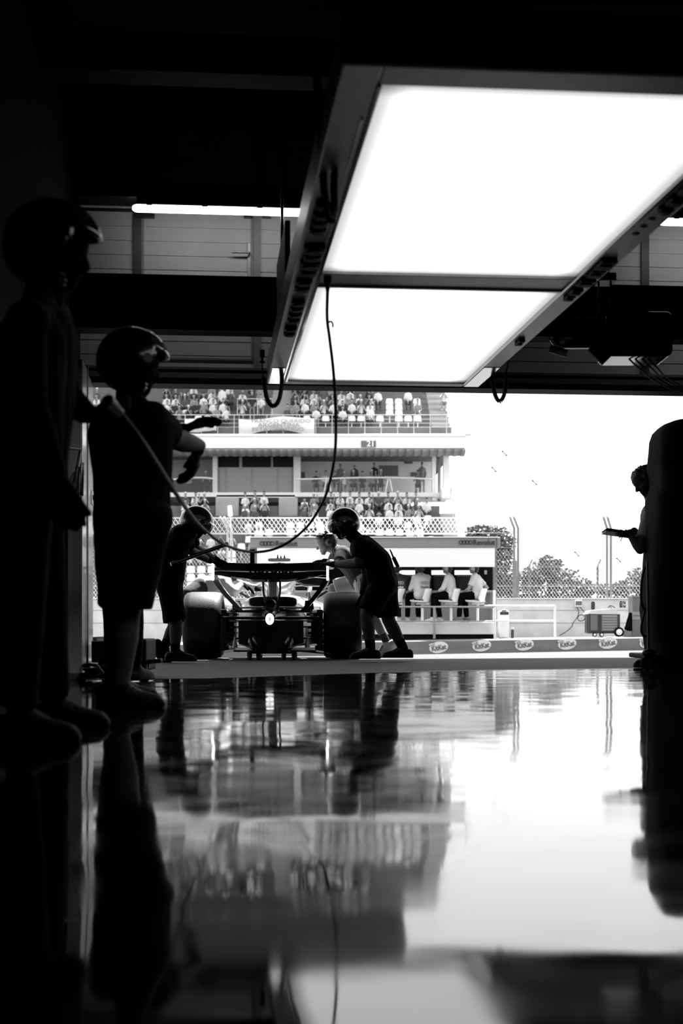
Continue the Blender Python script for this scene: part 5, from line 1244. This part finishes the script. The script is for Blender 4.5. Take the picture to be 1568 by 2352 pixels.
# upper tier steps
UF0, UY0, UR, UT = 11.05, 78.4, .45, .85
XU = gx(1032, 79)
def steps(name, x0, x1, y0, z0, n, tread, rise, m, zlow):
    poly = [(y0-.9, zlow)]
    poly.append((y0-.9, z0)); 
    for i in range(n): poly += [(y0+tread*i+tread-.3, z0+rise*i), (y0+tread*i+tread-.3, z0+rise*(i+1))]
    poly += [(y0+tread*n+.6, z0+rise*n), (y0+tread*n+.6, zlow)]
    mb = MB(); mb.prism(poly, (x0, 0, 0), (0, 1, 0), (0, 0, 1), (x1-x0, 0, 0)); return mb.build(name, m, gs)
deckm = mat('seating_deck', .13, .85, var=.15, vscale=1.5)
steps('upper_deck', XL, XU, UY0, UF0, 14, UT, UR, deckm, gz(1030)-.1)
def stairs(name, x0, x1, y0, z0, n, tread, rise):
    poly = [(y0, z0-.3)]
    for i in range(n*2): poly += [(y0+tread/2*i, z0+rise/2*(i+1)), (y0+tread/2*(i+1), z0+rise/2*(i+1))]
    poly += [(y0+tread*n, z0-.3)]
    mb = MB(); mb.prism(poly, (x0, 0, 0), (0, 1, 0), (0, 0, 1), (x1-x0, 0, 0)); return mb.build(name, K['stand'], gs)
stairs('stair', gx(618, 79), gx(662, 79), UY0+.1, UF0, 13, UT, UR)
stairs('stair', gx(990, 79), gx(1030, 79), UY0+.1, UF0, 13, UT, UR)
# roof over the upper tier
mb = MB(); mb.box(XL, 4.0, 75.5, 94, 24, 24.4); mb.build('roof', K['offwhite'], gs)
mb = MB(); mb.box(XL, 4.0, 91.5, 92, -.4, 24); mb.build('rear_wall', K['darkgrey'], gs)  # dark colour stands in for the shadow under the roof
# railing of the upper tier
RY = GSY+.2
mb = MB()
for py in (953, 963, 972, 981): mb.tube([V(XL, RY, gz(py, RY)), V(gx(1050, RY), RY, gz(py, RY))], .022 if py == 953 else .012, 6)
mb.build('rail', K['mesh'], gs, smooth=60)
px = 350
while px < 1055:
    mb = MB(); mb.tube([V(gx(px, RY), RY, gz(996, RY)), V(gx(px, RY), RY, gz(953, RY))], .02, 6); mb.build('rail_post', K['mesh'], gs, smooth=60); px += 37.5
mb = MB(); mb.tube([V(gx(545, RY+1), RY+1, gz(953, RY+1)), V(gx(545, RY+1), RY+1, gz(916, RY+1)), V(gx(625, RY+1), RY+1, gz(916, RY+1)), V(gx(625, RY+1), RY+1, gz(953, RY+1))], .025, 6); mb.tube([V(gx(591, RY+1), RY+1, gz(953, RY+1)), V(gx(591, RY+1), RY+1, gz(916, RY+1))], .02, 6); mb.build('stair_rail', K['mesh'], gs, smooth=60)
# middle level
MY = 79.0
def gbox2(name, x0, x1, y0, y1, Y, dep, m, par=None, **k):
    mb = MB(); pbox(mb, x0, x1, y0, y1, Y, Y+dep); return mb.build(name, m, par or gs, **k)
gbox2('level_wall', 300, 497, 1044, 1100, MY+2.5, .2, K['grey'])
gbox2('column', 488, 499, 1044, 1142, MY, .6, K['offwhite'])
gbox2('column', 674, 690, 1044, 1142, MY, .6, K['offwhite'])
gbox2('column', 992, 1001, 1044, 1150, MY, .6, K['white'])
gbox2('column', 1018, 1032, 1044, 1142, MY+.3, .6, K['white'])
gbox2('column', 1006, 1012, 1044, 1150, MY+1.2, .5, K['grey'])
wb = gbox2('window_block', 497, 677, 1044, 1140, MY+.35, .4, K['grey'])
for x0, x1 in ((501, 549), (556, 622), (627, 673)): gbox2('upper_pane', x0, x1, 1048, 1073, MY+.30, .06, K['black'], wb)
for x0, x1 in ((504, 517), (522, 576), (581, 635), (640, 670)): gbox2('lower_pane', x0, x1, 1077, 1136, MY+.30, .06, K['paleglass'], wb)
gbox2('window_sill', 497, 677, 1137, 1143, MY-.1, .4, K['white'])
gbox2('aisle_wall', 495, 548, 1143, 1192, MY-1.2, .3, K['stand']); gbox2('aisle_wall', 640, 683, 1143, 1192, MY-1.2, .3, K['stand'])
gbox2('terrace_wall', 680, 1000, 1044, 1142, MY+3.4, .2, K['white'])
for x0, x1, y0, y1 in ((871, 914, 1069, 1093), (928, 947, 1052, 1065), (943, 963, 1085, 1094), (690, 700, 1084, 1100)): gbox2('wall_picture', x0, x1, y0, y1, MY+3.3, .06, K['midgrey'])
gbox2('terrace_floor', 380, 1032, 1131, 1141, MY-.1, 3.6, K['white'])
for x0, x1 in ((398, 495), (680, 992)):
    top_ = spline([P(x0, 1101, MY), P((x0*3+x1)/4, 1099, MY), P((x0+x1)/2, 1097, MY), P((x0+3*x1)/4, 1097.5, MY), P(x1, 1100, MY)], 6)
    mb = MB(); mb.tube(top_, .05, 8); mb.build('balustrade_rail', K['white'], gs, smooth=60)
    mb = MB(); mb.sheet([[V(p.x, MY, gz(1132, MY)) for p in top_], top_]); mb.build('balustrade_glass', K['clear'], gs)
for x in (752, 893):
    for s in (-1, 1):
        mb = MB(); mb.bar(P(x+2*s, 1100, MY-.1), P(x+8*s, 1130, MY-.1), .06, .06, (0, 1, 0)); mb.build('brace', K['white'], gs)
# lower tier
LF0, LY0, LR_, LT = 6.2, 77.6, .42, .8
XLr = gx(1012, 77)
poly = []
for i in range(15):
    poly += [(LY0-LT*i+.35, LF0-LR_*i), (LY0-LT*i-.45, LF0-LR_*i)]
poly += [(LY0-LT*15, -.5), (LY0+2.5, -.5), (LY0+2.5, LF0+.6), (LY0+.35, LF0+.6)]
mb = MB(); mb.prism(poly, (XL, 0, 0), (0, 1, 0), (0, 0, 1), (XLr-XL, 0, 0)); mb.build('lower_deck', deckm, gs)
poly = []
for i in range(28): poly += [(LY0-LT/2*i+.35, LF0+.15-LR_/2*i), (LY0-LT/2*i-.05, LF0+.15-LR_/2*i)]
poly += [(LY0-LT*14, -.5), (LY0+2, -.5), (LY0+2, LF0)]
mb = MB(); mb.prism(poly, (XLr, 0, 0), (0, 1, 0), (0, 0, 1), (gx(1046, 77)-XLr, 0, 0)); mb.build('stair', K['stand'], gs)
mb = MB(); mb.tube([V(gx(1040, 76), 77.5, LF0+1.7), V(gx(1052, 73), 72, LF0-1.2)], .03, 6)
for k in range(5): p = lerp(V(gx(1040, 76), 77.5, LF0+1.7), V(gx(1052, 73), 72, LF0-1.2), k/4); mb.tube([p, p-V(0, 0, 1.2)], .025, 6)
mb.build('stair_rail', K['offwhite'], gs, smooth=60)
gbox2('entrance_block', 1012, 1037, 1122, 1146, MY-1., 1, K['white'], bevel=.1)
# number plate
npl = gbox2('number_plate', 829, 863, 1012, 1027, GSY-.06, .06, K['midgrey'], bevel=.02)
text('21', .44, P(851, 1019.5, GSY-.08), K['white'], npl, bold=.012)

# banners on the railing
BYY = RY-.08
def cloth(x0, x1, top, bot, Y, n=24):
    rows = [[], []]
    for i in range(n+1):
        t = i/n; px = lerp(x0, x1, t); w_ = .05*math.sin(t*19)
        rows[0].append(P(px, top(t), Y)+V(0, w_, 0)); rows[1].append(P(px, bot(t), Y)+V(0, w_*1.5, 0))
    mb = MB(); mb.sheet(rows); return mb
t = thing('banner', 'large hand-lettered white cloth banner hung on the upper tier railing', 'banner', P(635, 998, BYY))
cloth(548, 722, lambda t: 962-4*t+3*math.sin(t*8), lambda t: 997-11*math.sin(math.pi*min(1, max(0, (t-.15)/.75)))+2*t, BYY).build('cloth', K['white'], t, smooth=60, solid=.01)
for body, x, y, s_ in (('FRANCO QUERIDO', 645, 967, .27), ('ARGENTINA', 640, 976.5, .30), ('ESTA CONTIGO', 638, 986.5, .29)):
    text(body, s_, P(x, y, BYY-.12), K['grey'], t, squash=1.35)
t = thing('banner', 'small plain white banner with a dark crest, left on the upper tier railing', 'banner', P(465, 994, BYY))
cloth(424, 497, lambda t: 962, lambda t: 991+2*math.sin(t*5), BYY).build('cloth', K['white'], t, smooth=60, solid=.01)
mb = MB(); o = P(484, 972, BYY-.1); mb.prism([(-.12, .12), (.12, .12), (.10, -.04), (0, -.16), (-.10, -.04)], o, (1, 0, 0), (0, 0, 1), (0, .02, 0)); mb.build('crest', K['grey'], t)

# ------------------------------------------------------------------ spectators and empty seats, every one an object
tops = {'white': mat('top_white', .62, .8), 'grey': mat('top_grey', .22, .8), 'black': mat('top_black', .015, .8), 'dark grey': mat('top_dark_grey', .07, .8)}
legsm = [mat('legs_dark', .03, .8), mat('legs_grey', .18, .8)]
def spect_mesh(pose, top, lg, rnd):
    r = random.Random(rnd); cp = []
    if pose < 3:
        z = .48
        cp += [(V(-.1, 0, z), V(.1, 0, z), .12, .12, 2), (V(0, 0, z+.05), V(0, -.03, z+.42), .15, .15, 1), (V(-.15, -.02, z+.46), V(.15, -.02, z+.46), .075, .075, 1), (V(0, -.03, z+.5), V(0, -.05, z+.62), .06, .06, 0)]
        h = V(r.uniform(-.03, .03), -.06, z+.75)
        for s in (-1, 1):
            cp += [(V(.1*s, 0, z), V((.11+r.uniform(0, .05))*s, -.42, z+.02), .085, .07, 2), (V(.13*s, -.42, z+.02), V(.12*s, -.40, .08), .06, .05, 0 if lg else 2), (V(.12*s, -.40, .06), V(.12*s, -.52, .05), .05, .045, 3)]
            if pose == 0: e, w_ = V(.24*s, -.1, z+.22), V(.1*s, -.32, z+.12)
            elif pose == 1: e, w_ = V(.27*s, -.18, z+.25), V(.05*s, -.26, z+.52)
            else: e, w_ = V(.26*s, -.12, z+.30 if s > 0 else z+.2), V(.20*s, -.22, z+.72) if s > 0 else V(.1*s, -.3, z+.12)
            cp += [(V(.17*s, -.02, z+.46), e, .06, .05, 1), (e, w_, .045, .04, 0), (w_, w_+V(0, -.05, .02), .045, .04, 0)]
    else:
        z = .92
        cp += [(V(-.09, 0, z), V(.09, 0, z), .12, .12, 2), (V(0, 0, z+.05), V(0, 0, z+.45), .15, .15, 1), (V(-.16, 0, z+.48), V(.16, 0, z+.48), .075, .075, 1), (V(0, 0, z+.5), V(0, -.02, z+.62), .06, .06, 0)]
        h = V(0, -.03, z+.74)
        for s in (-1, 1):
            cp += [(V(.1*s, 0, z), V(.12*s, 0, .5), .09, .07, 2), (V(.12*s, 0, .5), V(.12*s, 0, .1), .065, .05, 0 if lg else 2), (V(.12*s, 0, .06), V(.13*s, -.13, .05), .05, .045, 3), (V(.18*s, 0, z+.48), V(.25*s, 0, z+.2), .06, .05, 1), (V(.25*s, 0, z+.2), V(.2*s, -.15, z-.02), .045, .04, 0)]
    cp += [(h, h+V(0, .0, .02), .095, .09, 0), (h+V(0, -.04, -.05), h+V(0, -.05, -.07), .06, .05, 0), (h+V(0, .03, .04), h+V(0, .0, .055), .09, .085, 3)]
    return blob('spectator', cp, [K['skin_lit'], tops[top], legsm[lg], K['hair'] if rnd % 3 else tops['white']], None, .034, it=2, link_it=False)
SM = {}
for top in tops:
    for pose in range(4):
        for lg in (0, 1): SM[top, pose, lg] = spect_mesh(pose, top, lg, pose*7+lg*3+len(top))
rs = random.Random(21)
def place_row(tier, row, Y, z, spans, p, fill, jitter=.02, standp=.05, tone=None):
    """seats every half metre over pixel spans at depth Y: spectators with probability p, else empty seat with probability fill"""
    people, seats = [], []
    for x0, x1 in spans:
        n = int((gx(x1, Y)-gx(x0, Y))/.52)
        for k in range(n):
            X = gx(x0, Y)+.26+k*.52
            if rs.random() < p: people.append((X+rs.uniform(-jitter, jitter), rs.choices(list(tops), tone or (.42, .26, .18, .14))[0]))
            elif rs.random() < fill: seats.append(X)
    return [(tier, row, Y, z, a, b, rs.random() < standp) for a, b in people], [(tier, row, Y, z, a) for a in seats]
people, seats = [], []
def add(r): people.extend(r[0]); seats.extend(r[1])
UPPER = 'upper tier'
for i in range(12):
    Yr, zr = UY0+UT*i, UF0+UR*i
    sun_x = 868+8*i
    if i == 0: add(place_row(UPPER, 'front', Yr, zr, ((400, 548), (650, 760), (775, 905)), .5, .75, standp=.2))
    elif i < 4:
        add(place_row(UPPER, ORD[i], Yr, zr, ((212, 235), (372, 540), (546, 610), (668, 880)), .99 if i < 3 else .95, .6))
    else: add(place_row(UPPER, ORD[i], Yr, zr, ((372, 540), (546, 610), (668, 860)), .42, 0))
    if i < 4: add(place_row(UPPER, 'front' if i == 0 else ORD[i], Yr, zr, ((905 if i == 0 else 884, 988),), .04, .95))
LOWER = 'lower tier'
for i in range(15):
    Yr, zr = LY0-LT*i, LF0-LR_*i
    nm = 'top' if i == 0 else ORD[i]
    if i < 3:
        add(place_row(LOWER, nm, Yr, zr, ((415, 492), (552, 636), (688, 740), (748, 1008)), (.8, .85, .78)[i], .6))
    elif i < 6: add(place_row(LOWER, nm, Yr, zr, ((560, 640), (655, 1004),), .22, .85, tone=(.6, .2, .1, .1)))
    elif i < 9: add(place_row(LOWER, nm, Yr, zr, ((425, 572),), .45, .5))
    elif i < 13: add(place_row(LOWER, nm, Yr, zr, ((425, 500),), .08, .95))
for i, (x0, x1, p) in enumerate(((420, 488, .6), (694, 990, .62))):
    pr = place_row('glass terrace', 'terrace', MY+.9, gz(1131, MY+.9)-.1, ((x0, x1),), p, 0, standp=0, tone=(.1, .15, .5, .25))[0]
    people += pr
people += [('glass terrace', 'rear', MY+2.6, gz(1131, MY+2.6)-.1, gx(px, MY+2.6), tp, True) for px, tp in ((781, 'grey'), (814, 'dark grey'), (859, 'black'), (969, 'grey'))]
people.append(('stair', 'stair', UY0+UT*2.6, UF0+UR*2.9, gx(1020, UY0+2), 'white', False))
groups = {}
for p in people: groups.setdefault((p[0], p[1]), []).append(p)
first_used = set()
for (tier, row), lst in groups.items():
    lst.sort(key=lambda p: p[4])
    for i, (tier, row, Yr, z, X, top, stand) in enumerate(lst):
        pose = 3 if stand else rs.choice((0, 0, 1, 2)); lg = rs.choice((0, 0, 1))
        o = bpy.data.objects.new('spectator', SM[top, pose, lg]); COL.objects.link(o)
        o.location = (X, Yr-(0 if pose == 3 else -.02), z); o.rotation_euler = (0, 0, rs.uniform(-.25, .25)); o.scale = (.88, .95, rs.uniform(.95, 1.04))
        act = 'standing' if stand else 'seated'
        if row == 'stair': lab = 'lone spectator in white top on the sunlit stair at right of upper tier'
        elif tier == 'glass terrace':
            lab = '%s spectator from the left %s glass terrace, %s top' % (ordinal(i), 'at front of' if row == 'terrace' else 'standing at rear of', top)
        else: lab = '%s %s spectator from the left in %s row of %s, %s top' % (ordinal(i), act, row, tier, top)
        tag(o, lab, 'spectator', 'spectators in the '+tier if tier != 'stair' else None)
# empty seat shell
rows = []
for i in range(5):
    u = -1+2*i/4
    rows.append([V(u*.21, -.22, .43+.02*u*u), V(u*.21, .0, .42+.03*u*u), V(u*.21, .16, .44+.02*u*u), V(u*.20, .21, .60), V(u*.18, .24, .80-.03*u*u)])
mb = MB(); mb.sheet(rows); mb.sheet([[p-V(0, -.02, .03) for p in r] for r in rows]); mb.box(-.03, .03, .0, .2, 0, .42)
seat0 = mb.build('stadium_seat', K['seatw'], smooth=60); seat_me = seat0.data; off = seat0.location.copy(); bpy.data.objects.remove(seat0)
groups = {}
for s in seats: groups.setdefault((s[0], s[1]), []).append(s)
for (tier, row), lst in groups.items():
    lst.sort(key=lambda p: p[4])
    for i, (tier, row, Yr, z, X) in enumerate(lst):
        o = bpy.data.objects.new('stadium_seat', seat_me); COL.objects.link(o); o.location = V(X, Yr, z)+off
        tag(o, '%s empty white seat from the left in %s row of the %s' % (ordinal(i), row, tier), 'seat', 'empty white seats in the '+tier)

# ------------------------------------------------------------------ trees beyond the track
def tree(name, label, lobes, base, n, leaf, seed):
    """lobes: (centre, radii) of the crown"""
    r = random.Random(seed)
    t = thing(name, label, 'tree' if 'tree' in name else 'shrub', base, 0, 'trees and shrubs beyond the track')
    mb = MB(); top = sum((Vector(l[0]) for l in lobes), V(0, 0, 0))/len(lobes)
    mb.tube(spline([Vector(base), lerp(Vector(base), top, .5)+V(.05, 0, 0), top], 4), [.12*(1-.07*i) for i in range(9)], 8)
    for l in lobes: mb.tube([lerp(Vector(base), top, .5), Vector(l[0])], [.05, .02], 6)
    mb.build('trunk', K['wood'], t, smooth=60)
    vs, fs = [], []
    for k in range(n):
        ce, ra = lobes[r.randrange(len(lobes))]
        d = Vector((r.gauss(0, 1), r.gauss(0, 1), r.gauss(0, 1))).normalized(); q = r.random()**.4
        nz = 1+.25*mnoise.noise(d*2.5+Vector(ce))
        p = Vector(ce)+V(d.x*ra[0], d.y*ra[1], d.z*ra[2])*q*nz
        a = Vector((r.gauss(0, 1), r.gauss(0, 1), r.gauss(0, .7))).normalized(); b = a.orthogonal().normalized()
        b = (b*math.cos(r.random()*6)+a.cross(b)*math.sin(r.random()*6)); s_ = leaf*r.uniform(.6, 1.3)
        i0 = len(vs); vs += [p-a*s_, p+b*s_*.45, p+a*s_, p-b*s_*.45]; fs.append((i0, i0+1, i0+2, i0+3))
    mb = MB(); mb.add(vs, fs); mb.build('crown', K['leaf'], t)
TY = 56.
def lob(px, py, rx, rz, Yt=TY, ry=1.2): s_ = F/Yt; return (P(px, py, Yt), (rx/s_, ry, rz/s_))
tree('tree', 'tall leafy tree rising behind the right end of the pit wall stand', [lob(1150, 1300, 34, 60), lob(1125, 1235, 30, 30), lob(1155, 1250, 30, 40), lob(1095, 1225, 28, 18), lob(1165, 1350, 28, 30)], V(P(1150, 0, TY).x, TY, -.45), 5200, .085, 3)
tree('shrub', 'wide rounded bush beyond the wire fence right of the stand', [lob(1255, 1325, 46, 44), lob(1215, 1335, 30, 34), lob(1300, 1340, 40, 36), lob(1262, 1300, 26, 24), lob(1340, 1352, 26, 22), lob(1215, 1378, 40, 16), lob(1270, 1378, 46, 16), lob(1325, 1380, 44, 14)], V(P(1260, 0, TY).x, TY, -.45), 8200, .085, 4)
tree('shrub', 'pale small bush beside the covered trolley beyond the fence', [lob(1465, 1335, 26, 30, 58), lob(1430, 1352, 26, 18, 58), lob(1495, 1340, 24, 26, 58), lob(1465, 1378, 44, 14, 58)], V(P(1465, 0, 58).x, 58, -.45), 3400, .085, 5)
tree('shrub', 'low thin bush behind the second fence post at right', [lob(1385, 1354, 30, 14, 60), lob(1415, 1356, 22, 12, 60), lob(1400, 1380, 40, 12, 60)], V(P(1395, 0, 60).x, 60, -.45), 1900, .08, 6)
